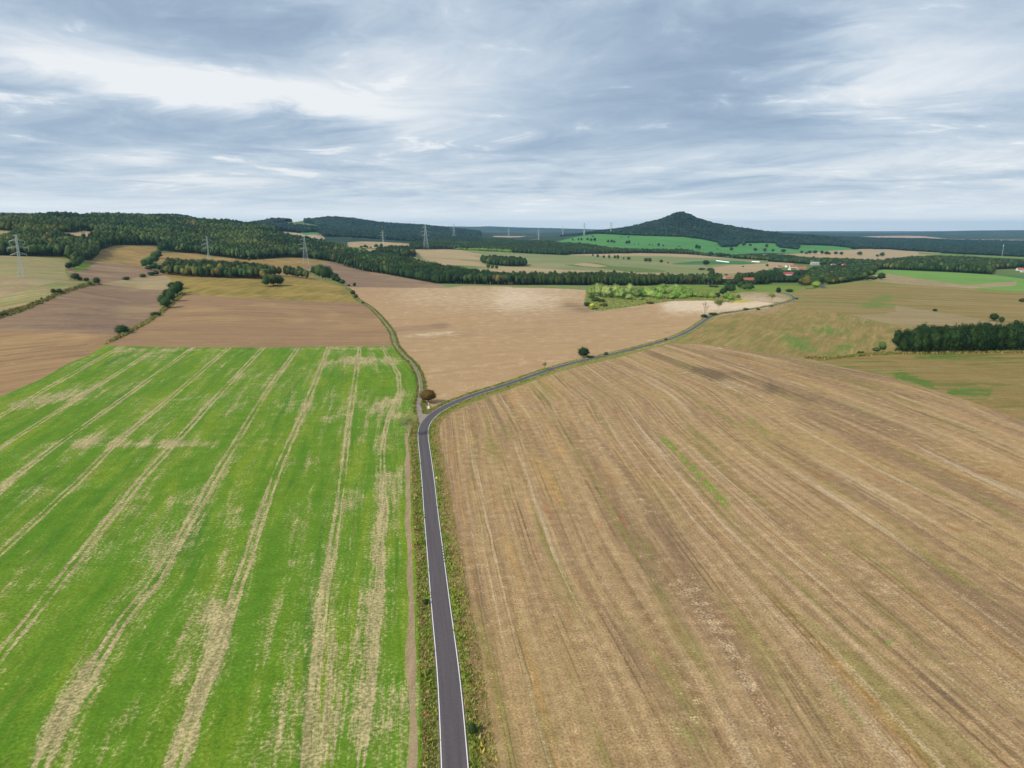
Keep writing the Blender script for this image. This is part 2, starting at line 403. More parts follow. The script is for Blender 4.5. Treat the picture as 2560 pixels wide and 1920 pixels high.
    if ruts > 0:
        fr = t.math('FRACT', t.math('ADD', t.math('DIVIDE', s_, 15.0), 0.5)); dd = t.math('MULTIPLY', t.math('ABSOLUTE', t.math('SUBTRACT', fr, .5)), 15.0)
        rm = t.smooth(t.math('ABSOLUTE', t.math('SUBTRACT', dd, 1.0)), .45, .12)
        nr_ = t.noise(t.comb(t.math('DIVIDE', s_, 15.0), t.math('DIVIDE', t_, 45.0), 9.1), 1.0, 3, .6)
        rm = t.math('MULTIPLY', rm, t.smooth(nr_, .40, .62, 0.0, ruts))
        col = t.vmath('SCALE', col, scale=t.math('SUBTRACT', 1.0, rm))
    if furrow > 0:
        fl = t.noise(t.comb(t.math('DIVIDE', s2, 1.6), t.math('DIVIDE', t_, 70.0), 0), 1.0, 3, 0.6)
        col = t.vmath('SCALE', col, scale=t.lin(fl, 0.3, 0.7, 1 - furrow, 1 + furrow))
    sp = t.lin(n3, 0.28, 0.72, 1 - speck, 1 + speck)
    sp = t.math('MULTIPLY', sp, t.lin(n4, 0.3, 0.7, 1 - speck * .4, 1 + speck * .4))
    col = t.vmath('SCALE', col, scale=sp)
    bp = t.add('ShaderNodeBump'); bp.inputs['Strength'].default_value = 0.5; bp.inputs['Distance'].default_value = 0.25
    t.put(bp.inputs['Height'], t.math('ADD', n3, n4))
    b = t.add('ShaderNodeBsdfPrincipled'); t.put(b.inputs['Base Color'], col); t.l.new(bp.outputs[0], b.inputs['Normal'])
    b.inputs['Roughness'].default_value = 0.95; b.inputs['Specular IOR Level'].default_value = 0.1
    o = t.add('ShaderNodeOutputMaterial'); t.l.new(b.outputs[0], o.inputs[0]); return m

def rad(d): return math.radians(d)
FM = {}
FM['crop'] = field_mat('young_crop', (0.080, 0.181, 0.012, 1), (0.140, 0.227, 0.018, 1), (0.105, 0.212, 0.018, 1), G=(.05, .165, .018), bw=.24, bare=(0.429, 0.352, 0.176, 1), across=7, along=110, streak=.8, patch=60, fine=.8, speck=.36, tram=True, green=-.03,
    extra=[((0.168, 0.245, 0.018, 1), 11, 90, .50, .66, .8), ((0.204, 0.218, 0.043, 1), 6, 60, .54, .72, .6), ((0.039, 0.136, 0.012, 1), 9, 140, .56, .70, .6)])
FM['stubble'] = field_mat('stubble', (0.399, 0.274, 0.141, 1), (0.270, 0.172, 0.084, 1), (0.361, 0.242, 0.107, 1), G=(.15, .18, .035), bare=(0.460, 0.334, 0.196, 1), across=2.6, along=220, streak=1.0, patch=90, fine=.5, speck=.55, green=.025, gw=.25, dirt=(0.150, 0.101, 0.057, 1), furrow=.12, ruts=.30,
    extra=[((0.200, 0.125, 0.074, 1), 13, 220, .50, .66, .65), ((0.421, 0.250, 0.086, 1), 6, 120, .55, .70, .6), ((0.210, 0.185, 0.051, 1), 8, 90, .52, .68, .65), ((0.300, 0.125, 0.051, 1), 4, 26, .60, .72, .6), ((0.500, 0.381, 0.239, 1), 4, 200, .56, .68, .6)])
FM['tan'] = field_mat('harrowed_soil', (0.402, 0.264, 0.136, 1), (0.353, 0.230, 0.116, 1), (0.372, 0.234, 0.123, 1), G=(.22, .19, .07), bare=(.70, .55, .38, 1), ang=rad(28), across=16, along=400, streak=.6, patch=170, fine=1.6, speck=.08, green=-.12, furrow=.13, dirt=(0.232, 0.157, 0.095, 1),  # bare here is the pale tone of the painted sunlight
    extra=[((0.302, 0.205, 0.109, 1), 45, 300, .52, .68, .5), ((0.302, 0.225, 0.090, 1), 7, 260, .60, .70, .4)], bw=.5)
FM['brown'] = field_mat('brown_soil', (0.293, 0.184, 0.097, 1), (0.243, 0.147, 0.080, 1), (0.328, 0.212, 0.100, 1), G=(.16, .15, .04), bare=(0.397, 0.271, 0.147, 1), ang=rad(2), across=9, along=300, streak=.8, patch=120, fine=1.8, speck=.10, green=-.05, furrow=.20, dirt=(0.168, 0.097, 0.061, 1),
    extra=[((0.199, 0.126, 0.073, 1), 60, 260, .50, .66, .55), ((0.357, 0.251, 0.113, 1), 5, 240, .58, .68, .5)])
FM['brown2'] = field_mat('brown_soil_slope', (0.326, 0.202, 0.099, 1), (0.249, 0.153, 0.077, 1), (0.383, 0.247, 0.112, 1), G=(.16, .15, .04), bare=(0.435, 0.296, 0.145, 1), ang=rad(52), across=10, along=300, streak=.8, patch=120, fine=1.8, speck=.10, green=-.05, furrow=.20, dirt=(0.176, 0.108, 0.060, 1),
    extra=[((0.207, 0.134, 0.073, 1), 70, 260, .50, .66, .6), ((0.372, 0.266, 0.120, 1), 6, 240, .58, .68, .5)])
FM['purple'] = field_mat('mauve_soil', (0.254, 0.166, 0.103, 1), (0.199, 0.126, 0.082, 1), (0.298, 0.203, 0.111, 1), G=(.14, .15, .04), bare=(0.378, 0.271, 0.161, 1), ang=rad(20), across=14, along=200, streak=.8, patch=90, fine=2.2, speck=.12, green=-.02, furrow=.14, dirt=(0.149, 0.097, 0.072, 1),
    extra=[((0.159, 0.102, 0.072, 1), 50, 160, .48, .64, .6), ((0.298, 0.232, 0.124, 1), 9, 120, .56, .68, .5)])
FM['golden'] = field_mat('golden_meadow', (0.286, 0.207, 0.052, 1), (0.204, 0.154, 0.038, 1), (0.319, 0.223, 0.067, 1), G=(.11, .13, .02), bare=(0.363, 0.254, 0.104, 1), ang=rad(85), across=6, along=90, streak=1, patch=60, fine=2, speck=.18, green=.0, gw=.2, furrow=.12,
    extra=[((0.154, 0.122, 0.033, 1), 22, 70, .50, .64, .6), ((0.374, 0.276, 0.095, 1), 7, 60, .56, .68, .5)])
FM['dome'] = field_mat('golden_hillside', (0.308, 0.201, 0.071, 1), (0.220, 0.148, 0.048, 1), (0.352, 0.233, 0.090, 1), G=(.13, .14, .035), bare=(0.396, 0.265, 0.123, 1), ang=rad(-25), across=8, along=140, streak=1, patch=80, fine=2, speck=.15, green=-.02, gw=.2, furrow=.12,
    extra=[((0.176, 0.127, 0.048, 1), 30, 90, .50, .64, .6)])
FM['palegreen'] = field_mat('pale_strip_field', (.25, .23, .085, 1), (.33, .25, .13, 1), (.21, .215, .075, 1), G=(.13, .20, .03), bare=(.48, .40, .22, 1), ang=rad(70), across=6, along=200, streak=1.3, patch=90, fine=2, speck=.15, green=.05, gw=.12, furrow=.15, extra=[((.16, .10, .05, 1), 6, 200, .58, .66, .7), ((.42, .36, .19, 1), 5, 150, .56, .66, .6)])
FM['pale_l'] = field_mat('pale_tan_field', (.33, .24, .135, 1), (.25, .19, .10, 1), (.35, .26, .15, 1), G=(.16, .24, .04), bare=(.50, .38, .24, 1), ang=rad(35), across=7, along=220, streak=1.2, patch=90, fine=2, speck=.15, green=.03, gw=.12, furrow=.12, extra=[((.22, .22, .07, 1), 11, 200, .52, .64, .6), ((.42, .33, .2, 1), 6, 200, .56, .68, .5)])
FM['rmix'] = field_mat('grassy_stubble', (0.288, 0.200, 0.073, 1), (0.202, 0.158, 0.046, 1), (0.304, 0.210, 0.084, 1), G=(.10, .145, .028), bare=(0.364, 0.258, 0.125, 1), ang=rad(62), across=5, along=60, streak=1.2, patch=40, fine=1.6, speck=.2, green=.075, gw=.14, furrow=.12,
    extra=[((0.146, 0.153, 0.035, 1), 12, 45, .50, .62, .75), ((0.364, 0.258, 0.117, 1), 4, 70, .54, .66, .6), ((0.183, 0.129, 0.050, 1), 30, 80, .52, .66, .5)])
FM['rmix2'] = field_mat('grassy_stubble_far', (0.276, 0.191, 0.073, 1), (0.195, 0.153, 0.048, 1), (0.286, 0.200, 0.085, 1), G=(.105, .14, .03), bare=(0.369, 0.258, 0.137, 1), ang=rad(-14), across=14, along=330, streak=1.4, patch=120, fine=2.2, speck=.15, green=.06, gw=.10, furrow=.10,
    extra=[((0.139, 0.148, 0.034, 1), 22, 260, .50, .60, .75), ((0.348, 0.239, 0.120, 1), 16, 300, .54, .64, .6), ((0.133, 0.105, 0.039, 1), 7, 300, .60, .68, .5)])
FM['rmix3'] = field_mat('straw_strip_soft', (.30, .22, .115, 1), (.24, .185, .085, 1), (.31, .23, .12, 1), G=(.12, .15, .035), bare=(.36, .27, .16, 1), ang=rad(-14), across=10, along=330, streak=1.2, patch=120, fine=2.2, speck=.15, green=.0, gw=.10, furrow=.10,
    extra=[((.20, .19, .065, 1), 16, 260, .54, .66, .6)])
FM['rside'] = field_mat('grassy_hollow', (0.263, 0.181, 0.067, 1), (0.187, 0.143, 0.043, 1), (0.273, 0.191, 0.077, 1), G=(.075, .12, .02), bare=(0.344, 0.239, 0.120, 1), ang=rad(4), across=6, along=110, streak=1.3, patch=60, fine=1.4, speck=.22, green=.05, gw=.12, furrow=.1,
    extra=[((0.117, 0.134, 0.028, 1), 16, 90, .52, .62, .8), ((0.323, 0.229, 0.103, 1), 6, 100, .55, .66, .6)])
FM['green_r'] = field_mat('green_pasture', (.13, .26, .045, 1), (.17, .28, .06, 1), (.12, .24, .05, 1), G=(.11, .24, .035), ang=rad(0), across=20, along=300, patch=150, fine=3, speck=.08)
FM['green_far'] = field_mat('bright_green_slope', (.055, .20, .05, 1), (.10, .235, .06, 1), (.065, .19, .05, 1), G=(.05, .19, .05), ang=rad(0), across=40, along=600, patch=300, fine=6, speck=.05, bare=(.12, .30, .09, 1))
FM['green_mid'] = field_mat('mown_meadow', (.13, .20, .025, 1), (.16, .22, .03, 1), (.10, .17, .02, 1), G=(.09, .16, .02), ang=rad(0), across=15, along=200, patch=70, fine=2, speck=.1)
FM['reed'] = field_mat('marsh_grass', (.15, .22, .06, 1), (.11, .17, .045, 1), (.19, .22, .08, 1), G=(.10, .18, .04), bare=(.28, .22, .09, 1), ang=rad(10), across=8, along=40, patch=20, fine=1.5, speck=.25)
FM['mid_green'] = field_mat('grey_green_field', (.21, .22, .085, 1), (.155, .195, .07, 1), (.26, .235, .11, 1), G=(.15, .22, .08), bare=(.34, .28, .15, 1), ang=rad(-5), across=45, along=600, streak=1, patch=260, fine=5, speck=.06, green=.02)
FM['mid_tan'] = field_mat('straw_field', (.390, .285, .165, 1), (.330, .240, .130, 1), (.370, .280, .140, 1), G=(.28, .26, .12), bare=(0.520, 0.400, 0.232, 1), ang=rad(-5), across=30, along=600, patch=200, fine=5, speck=.06, green=-.08)
FM['mid_dark'] = field_mat('dark_green_field', (.045, .16, .05, 1), (.05, .14, .04, 1), None, G=(.04, .14, .04), ang=rad(-5), across=30, along=500, patch=200, fine=5, speck=.06)
FM['mid_olive'] = field_mat('olive_field', (.13, .17, .045, 1), (.10, .14, .035, 1), None, G=(.08, .14, .03), bare=(.25, .2, .1, 1), ang=rad(-6), across=18, along=400, patch=150, fine=4, speck=.1)
FM['far_tan'] = field_mat('distant_straw_field', (.42, .31, .22, 1), (.37, .27, .18, 1), None, G=(.3, .28, .16), bare=(.5, .4, .3, 1), ang=rad(0), across=80, along=1500, patch=600, fine=9, speck=.04, green=-.12)
FM['forest'] = field_mat('forest_floor', (.020, .045, .018, 1), (.028, .055, .02, 1), (.018, .04, .022, 1), G=(.02, .05, .015), bare=(.035, .06, .03, 1), ang=0, across=60, along=300, patch=150, fine=5, speck=.4, green=-.2)
FM['farland'] = field_mat('distant_country', (.020, .042, .030, 1), (.028, .052, .036, 1), (.035, .060, .038, 1), G=(.03, .055, .03), bare=(.22, .19, .12, 1), ang=0, across=500, along=6000, streak=1, patch=900, fine=40, speck=.3, green=-.2,
    extra=[((.26, .21, .15, 1), 900, 3500, .60, .64, .8), ((.10, .16, .07, 1), 700, 2500, .62, .66, .7)])
FM['verge'] = field_mat('verge_grass', (.13, .18, .028, 1), (.22, .22, .055, 1), (.26, .20, .085, 1), G=(.08, .14, .018), bare=(.34, .24, .12, 1), ang=rad(85), across=1.6, along=12, streak=1, patch=9, fine=.45, speck=.42, green=.03)
FM['weedstrip'] = field_mat('dry_weeds', (.30, .20, .10, 1), (.20, .14, .06, 1), (.24, .20, .07, 1), G=(.10, .14, .025), bare=(.34, .24, .13, 1), ang=rad(85), across=1.5, along=9, streak=1, patch=8, fine=.5, speck=.5, green=.02)
FM['soilstrip'] = field_mat('bare_soil_margin', (.36, .27, .155, 1), (.27, .20, .11, 1), None, G=(.2, .2, .06), bare=(.46, .33, .23, 1), ang=rad(87), across=1.5, along=20, patch=12, fine=.5, speck=.30, green=-.1)
FM['gravel'] = field_mat('gravel', (.26, .215, .185, 1), (.30, .255, .22, 1), None, G=(.16, .16, .06), bare=(.33, .29, .25, 1), ang=rad(85), across=.9, along=9, patch=9, fine=.35, speck=.28, green=-.08)
FM['hedgebank'] = field_mat('hedge_bank', (.16, .15, .05, 1), (.12, .12, .04, 1), (.22, .17, .08, 1), G=(.06, .10, .02), bare=(.28, .2, .1, 1), ang=rad(30), across=3, along=12, patch=12, fine=1, speck=.4)
FM['flowers'] = field_mat('yellow_goldenrod', (.42, .36, .04, 1), (.22, .24, .04, 1), None, G=(.15, .2, .03), bare=(.5, .42, .08, 1), ang=0, across=3, along=6, patch=6, fine=.8, speck=.35)

# ------------------------------------------------------------------ fields (photo outlines laid on the terrain)
ROADPX = [(1137,1920),(1123,1704),(1101.4,1511),(1081.5,1320),(1077,1280),(1071.7,1216),(1062,1129),(1058,1100),(1056.6,1082.5),(1058.8,1063.7),(1064,1052),(1074.3,1042),(1087.3,1031),(1104.7,1021),(1133.6,1007.3),(1177,990),(1220.4,976.2),(1280,957.5),(1337.9,936.9),(1395.7,917.5),(1453.6,902.7),(1540.4,883.3),(1612.7,865.1),(1670.6,848.6),(1705.3,836),(1734.5,820.6),(1756,805.7),(1777.9,791.3),(1792.3,786.2),(1821.3,782.0),(1850.2,777.5),(1893.6,770.5),(1929.8,763.8),(1958.7,757.3),(1976,752.2),(1984.7,746.8),(1981.9,741.4),(1971.7,736.6),(1957.3,733),(1950,731)]
TRACKPX = [(1057,1045),(1047.5,1027),(1046.4,1010),(1049.7,990),(1052.6,972.6),(1051,955),(1046.8,937.9),(1038,920.5),(1026.5,904.6),(1007.7,887),(990,864.5),(984,847),(978.5,830),(964,809.6),(946.7,789),(929,772),(912,760),(891.7,747),(880,731.5),(868.6,720)]
def catmull(P, step):
    P = [Vector(p) for p in P]; out = []
    for i in range(len(P) - 1):
        p0 = P[max(i - 1, 0)]; p1 = P[i]; p2 = P[i + 1]; p3 = P[min(i + 2, len(P) - 1)]
        n = max(1, int((p2 - p1).length / step))
        for k in range(n):
            t = k / n
            out.append(0.5 * ((2 * p1) + (p2 - p0) * t + (2 * p0 - 5 * p1 + 4 * p2 - p3) * t * t + (3 * p1 - p0 - 3 * p2 + p3) * t ** 3))
    out.append(P[-1]); return out
def world_line(pxs, step=6, smooth=0):
    W = [ground(*p).to_2d() for p in pxs]
    out = catmull(W, step)
    for _ in range(smooth):
        out = [out[0]] + [(out[i - 1] + 2 * out[i] + out[i + 1]) / 4 for i in range(1, len(out) - 1)] + [out[-1]]
    return out
ROADC = world_line(ROADPX, 5, 4)
d0 = (ROADC[0] - ROADC[2]).normalized()
ROADC = [ROADC[0] + d0 * k for k in (52, 40, 30, 20, 10)] + ROADC
TRACKC = world_line(TRACKPX, 5, 2)
def offset(line, d):
    out = []
    for i, p in enumerate(line):
        t = (line[min(i + 1, len(line) - 1)] - line[max(i - 1, 0)]).normalized()
        out.append(p + Vector((t.y, -t.x)) * d)        # + = right of travel
    return out
def ribbon_poly(line, l, r, jit=0.0, sd=0):
    a = offset(line, -l); b = offset(line, r)
    if jit:
        for k, L in enumerate((a, b)):
            for i, p in enumerate(L):
                q = jit * mnoise.noise(Vector((p.x * .07, p.y * .07, sd + 5 * k))) + .5 * jit * mnoise.noise(Vector((p.x * .3, p.y * .3, sd + 5 * k)))
                p.x += q; p.y += q * .3
    return ('world', a + b[::-1])

FIELDS = []
def fld(name, mat, *pts): FIELDS.append((name, mat, pts))
def w_(px, Y): return (px, None, Y)

fld('forest_ground', 'forest', *R1(-2500,480, 0,480, 510,490, 560,480, 640,560, 720,520, 790,522, 850,470, 870,430, 1000,390, 1360,390, 1400,440, 1750,470, 2100,515, 2212,515), *R2(240,495, 450,500, 650,532, 760,565, 930,612, 1130,642), *R2(1120,510, 1000,500, 780,450, 600,385, 400,360, 240,325), w_(650,3300), w_(480,3900), w_(320,3200), w_(0,3000), w_(-700,3000))
fld('forest_clearing', 'mid_tan', *LL(1130,150, 1300,170, 1500,160, 1650,130, 1900,160, 1910,200, 1750,290, 1600,280, 1500,230, 1350,240, 1200,190))
fld('hill_field', 'palegreen', *R1(-600,240, 0,262, 90,268, 150,278, 125,300, 60,325, 0,345, -600,420))
# background hill country
fld('forest_ground', 'forest', w_(200,3900), w_(480,3900), w_(700,3300), w_(960,3600), w_(1200,4000), w_(1200,9000), w_(700,9000), w_(200,9000))
fld('hill_field', 'mid_olive', *R2(130,205, 300,190, 330,170, 380,170, 420,200, 560,222, 660,235, 640,250, 480,245, 300,225, 160,215))
fld('straw_field', 'far_tan', *R2(225,275, 380,285, 560,290, 600,335, 560,345, 450,340, 400,320, 300,300))
fld('green_field', 'green_far', *R2(370,282, 540,280, 560,292, 430,303, 400,297))
fld('straw_field', 'mid_tan', *R2(790,365, 900,358, 1100,362, 1330,378, 1345,415, 1200,420, 1000,415, 800,405))
fld('straw_field', 'mid_tan', *R2(780,425, 1000,422, 1150,425, 1120,440, 900,445, 780,440))
# middle plain
fld('grey_green_field', 'mid_green', *R2(1190,505, 1340,425, 1800,428, 2212,440), *R3(0,455, 480,475, 560,465, 1000,458, 1500,465, 1900,500, 2212,520), *R4(0,532, 230,545, 220,600, 0,640), *R3(2212,670, 1900,690, 1500,690, 1100,700, 640,690, 0,690), *R2(2212,690, 1900,660, 1700,630, 1450,570))
fld('straw_field', 'mid_tan', *R2(1370,428, 1560,425, 1760,432, 1950,470, 1930,520, 1750,510, 1430,490, 1200,500))
fld('straw_field', 'mid_tan', *LZ(150,700, 600,740, 1200,800, 1290,870, 850,850, 500,840, 200,740))
fld('olive_field', 'mid_olive', *LZ(500,850, 900,860, 1280,885, 900,905, 650,900))
fld('straw_field', 'mid_tan', *R3(0,580, 120,582, 450,605, 1000,618, 990,630, 560,640, 0,640), *R2(2212,660, 1900,650, 1700,610, 1980,600, 2100,575, 2212,580))
fld('straw_field', 'mid_tan', *R3(500,473, 750,462, 1000,458, 1500,465, 1900,505, 1600,497, 1250,482, 1000,480, 850,488, 700,482))
fld('olive_field', 'mid_olive', *WZ(60,565, 250,560, 500,525, 700,540, 900,585, 1400,620, 1830,665, 1810,690, 1200,700, 950,655, 600,620, 200,590))
fld('straw_field', 'mid_tan', *WZ(220,560, 420,535, 560,545, 830,590, 640,608, 420,590))
fld('dark_green_field', 'mid_dark', *R3(1380,550, 1560,530, 1800,520, 2000,530, 2212,570, 1900,555, 1640,560, 1400,557))
fld('straw_field', 'mid_tan', *R3(1700,590, 1900,560, 2212,550, 2212,610, 1900,635, 1740,625))
fld('straw_field', 'mid_tan', *R4(0,535, 220,545, 215,580, 0,590))
fld('straw_field', 'mid_tan', *WZ(1200,712, 1600,712, 2212,730, 2212,755, 1850,775, 1400,760))
fld('olive_field', 'mid_olive', *WZ(1350,762, 1830,778, 2212,760, 2212,830, 1700,800, 1400,800))
# slope below the cone hill
fld('bright_green_slope', 'green_far', *R3(380,360, 480,335, 560,318, 720,294, 810,292, 1000,303, 1480,318, 1640,338, 1780,365, 1810,405, 1940,400, 1975,372, 2212,370), *R4(0,372, 60,372, 100,410, 260,425, 270,388, 560,398, 700,410, 745,432, 500,442, 300,462, 0,458), *R3(2212,455, 2050,462, 1900,475, 1650,455, 1500,430, 1100,430, 860,410, 640,375, 420,365))
fld('forest_ground', 'forest', *R3(700,292, 810,294, 1000,305, 1480,320, 1640,340, 1780,368, 1810,408, 1940,403, 1975,374, 2212,371), *R4(0,372, 60,374, 100,412, 265,428, 270,385, 560,397, 700,412, 720,422, 1100,428, 1400,452, 1750,470, 2212,492, 3200,510), w_(3200,6600), w_(2560,6600), w_(2200,7000), w_(2000,8000), w_(1700,9000), w_(1400,5400))
fld('straw_field', 'mid_tan', *R4(-260,492, 0,468, 300,462, 500,440, 745,430, 830,420, 1000,424, 1200,440, 1500,455, 1450,475, 1180,490, 930,530, 640,508, 300,490, 0,490))
fld('green_strip', 'green_mid', *R4(1300,452, 1700,472, 2212,492, 3200,510, 3200,530, 2212,510, 1700,486, 1300,468))
fld('straw_field', 'far_tan', *R4(660,322, 940,312, 1200,308, 1330,312, 1560,335, 1800,340, 2212,345, 3200,350, 3200,360, 2212,364, 1900,358, 1600,352, 1250,338, 940,334))
fld('straw_field', 'far_tan', *R3(0,312, 130,312, 60,322, 0,322), *R2(2212,324, 2040,318, 2060,310))
fld('forest_ground', 'forest', *R2(1330,415, 1345,425, 1500,426, 1700,425, 1900,432, 2212,446), *R3(0,456, 250,468, 470,478, 490,470, 750,466, 1130,458, 1500,468, 1900,500, 2212,522), *R4(0,530, 300,520, 0,490), *R3(2212,506, 1900,502, 1650,482, 1500,452, 1100,450, 860,436, 640,402, 420,390, 330,372, 0,366), *R2(2212,352, 1900,352, 1530,362, 1330,385))
# the river wood and the willow marsh
fld('river_bank', 'reed', *R2(1560,712, 1660,760, 1800,742, 2212,748), *R3(0,757, 330,762, 640,778, 900,700, 640,715, 0,715), *R2(2212,715, 1800,712))
fld('forest_ground', 'forest', *R2(740,540, 760,568, 930,612, 1130,642, 1400,692, 1560,722, 1800,726, 2212,736), *R3(0,736, 350,734, 640,738, 900,740, 1150,742, 1300,728, 2000,735, 2212,730), *R4(0,715, 250,715, 250,690), *R3(2212,680, 1900,700, 1500,705, 1150,715, 900,690, 400,700, 0,700), *R2(2212,700, 1900,675, 1700,640, 1450,580, 1190,520, 1380,490, 1350,445, 1200,430, 1050,455, 1000,500, 780,480))
fld('meadow', 'green_mid', *R3(1100,742, 1300,735, 2000,735, 2212,732), *R4(0,733, 290,742, 285,765, 230,785, 90,775, 60,800, 0,795), *R3(2212,795, 1900,800, 1500,790, 1100,790))
fld('marsh', 'reed', *R3(625,905, 632,875, 655,850, 640,780, 700,745, 1100,745, 1500,770, 1900,800, 1990,860, 1900,885, 1700,868, 1400,873, 1150,903, 960,930, 780,956, 700,955, 660,935))
# village
fld('village_ground', 'mid_olive', *R4(-260,690, 0,640, 20,600, 220,560, 240,520, 640,505, 900,525, 935,600, 920,640, 830,695, 500,740, 290,755, 280,742, 0,732))
fld('forest_ground', 'forest', *R4(925,640, 935,605, 1010,600, 1300,612, 1500,620, 1900,642, 1925,645, 1960,600, 2212,590, 3200,610, 3200,590, 2212,572, 2000,555, 1700,525, 1300,525, 1180,540, 930,565))
# right hand side, far to near
fld('green_field', 'green_r', *R4(890,640, 930,610, 1000,600, 1300,612, 1500,620, 1900,642, 2050,660, 2212,682, 3200,720, 3200,790, 2212,790, 1900,770, 1600,760, 900,720))
fld('dark_green_strip', 'mid_dark', *R4(1930,636, 2212,655, 3200,690, 3200,712, 2212,678, 2050,658))
fld('grassy_field', 'rmix2', *R4(90,905, 250,860, 225,800, 440,765, 640,740, 850,700, 1200,730, 1750,765, 2000,790, 2212,800, 3300,850, 3300,1330, 2212,1150, 2100,1090, 1800,1110, 1290,1115, 700,1000))
fld('straw_strip', 'pale_l', *R4(850,690, 850,655, 1050,640, 1300,680, 1720,735, 2150,702, 2140,740, 1750,765, 1200,728))
fld('straw_field', 'rmix3', *R4(1100,915, 1400,955, 1900,1040, 2110,1085, 2212,1110, 2212,1150, 1700,1110, 1290,1112, 960,1050, 700,990, 1000,985, 1100,960))
fld('grassy_field', 'rmix', *R4(0,925, 150,905, 300,925, 700,1000, 1200,1105, 1290,1118, 1150,1220, 1100,1300, 2212,1300, 3300,1300, 3300,1330, 2212,1325, 1150,1325, 900,1330, 500,1372, 300,1366, 0,1318), *R3(2212,1312, 1700,1245, 1400,1230, 1500,1190, 1650,1060, 1800,1000, 2212,930))
fld('grassy_hollow', 'rside', *R4(200,1350, 500,1372, 900,1342, 1200,1325, 2212,1322, 3300,1320, 3300,2300), *RE(2212,742, 1950,640, 1700,550, 1400,450, 1200,390, 900,325, 640,270, 390,210))
fld('hedge_bank', 'hedgebank', *R4(280,1362, 500,1368, 760,1342, 1100,1322, 1600,1312, 2212,1308, 3200,1305, 3200,1322, 2212,1322, 1600,1326, 1100,1332, 760,1352, 500,1378))
# left hand side, far to near
fld('golden_meadow', 'dome', *R1(1360,540, 1380,455, 1700,462, 1760,475, 2100,515, 2212,517), *R2(0,517, 240,497, 430,502, 650,537, 500,562, 380,592, 400,622, 470,652, 640,715, 620,740, 200,720, 0,720), *R1(2212,700, 1430,670, 1400,600))
fld('dome_field', 'dome', *R1(720,525, 790,524, 850,470, 870,432, 1000,393, 1360,393, 1350,430, 1300,480, 1240,500, 1220,585, 1000,560))
fld('mauve_field', 'purple', *R1(580,600, 640,560, 720,532, 800,535, 1100,568, 1240,587, 1400,600, 1440,655, 1200,680, 1060,692, 880,722, 700,690, 610,680))
fld('green_corner', 'green_mid', *R1(640,575, 720,540, 810,552, 740,600, 640,625))
fld('pylon_field', 'palegreen', *R1(-900,470, 0,480, 300,488, 620,514, 575,560, 560,620, 600,692, 0,680, -900,670))
fld('pale_field', 'pale_l', *R1(860,725, 880,722, 1200,667, 1430,652, 1480,690, 1480,760, 1440,785, 1240,768))
fld('mauve_field', 'purple', *R1(-900,1140, -900,1330, 0,1025, 200,960, 340,900, 560,805, 760,742, 870,730, 1240,767, 1440,783, 1400,850, 1380,920, 1420,945, 1290,1038, 1100,1132, 1020,1168, 600,1152, 0,1132))
fld('striped_field', 'pale_l', *R1(-900,650, 0,670, 330,680, 740,702, 745,735, 560,780, 430,835, 200,925, 0,985, -900,1240))
fld('green_stripe', 'palegreen', *R1(0,850, 200,770, 500,705, 735,703, 740,733, 560,778, 430,832, 200,922, 60,960, 0,950))
fld('hedge_bank', 'hedgebank', *R1(-900,1240, 0,975, 200,915, 430,830, 560,775, 740,722, 870,722, 880,735, 760,747, 560,808, 340,905, 200,965, 0,1028, -900,1335))
fld('golden_knoll', 'golden', *R1(1470,668, 1600,675, 2212,694), *R2(0,694, 200,664, 350,684, 600,716, 750,752, 800,800, 875,888, 420,877, 0,855), *R1(2212,852, 1700,824, 1600,812, 1590,760, 1480,720))
fld('brown_field', 'brown', *R1(890,1262, 1020,1190, 1100,1148, 1290,1045, 1400,965, 1440,935, 1600,813, 1700,822, 2212,850), *R2(0,853, 420,875, 870,885, 960,905, 1040,985, 1110,1090, 1165,1180, 1180,1262, 800,1268, 0,1278), *R1(2212,1280, 1500,1275))
fld('tan_field', 'brown', *R1(895,1262, 1080,1165, 1290,1066, 1500,1072, 2212,1108), *R2(0,1110, 500,1138, 1110,1135, 1165,1180, 1180,1262, 800,1268, 0,1278), *R1(2212,1280, 1500,1275))
fld('hedge_bank', 'hedgebank', *R1(890,1258, 1015,1185, 1100,1140, 1285,1035, 1390,955, 1425,925, 1570,800, 1600,813, 1450,940, 1410,972, 1295,1050, 1105,1158, 1025,1196))
fld('brown_field', 'brown2', *R1(-900,1125, 0,1130, 600,1150, 1020,1166, 1000,1205, 900,1260, 760,1345, 600,1405, 350,1550, 0,1700, -900,2150))
fld('mauve_field', 'purple', *R2(375,592, 500,565, 650,535, 750,545, 765,572, 930,612, 1130,642, 1400,694, 1560,724, 1670,757, 1300,762, 800,758, 720,700, 650,650, 470,632))
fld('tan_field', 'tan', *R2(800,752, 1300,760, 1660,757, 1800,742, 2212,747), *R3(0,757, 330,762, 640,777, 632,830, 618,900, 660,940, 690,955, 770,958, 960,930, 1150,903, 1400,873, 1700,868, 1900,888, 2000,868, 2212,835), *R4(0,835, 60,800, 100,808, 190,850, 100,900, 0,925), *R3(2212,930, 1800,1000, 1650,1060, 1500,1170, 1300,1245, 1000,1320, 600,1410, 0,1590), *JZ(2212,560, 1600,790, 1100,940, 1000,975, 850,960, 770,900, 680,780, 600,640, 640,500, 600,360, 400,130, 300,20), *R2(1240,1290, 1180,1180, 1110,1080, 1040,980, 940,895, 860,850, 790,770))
fld('pale_corner', 'pale_l', *QZ(820,290, 1100,280, 1520,290, 1600,310, 1740,350, 1720,400, 1500,480, 1300,450, 1000,420, 820,400))
fld('goldenrod_patch', 'flowers', *QZ(760,420, 900,398, 1000,420, 1180,440, 900,462, 800,458))
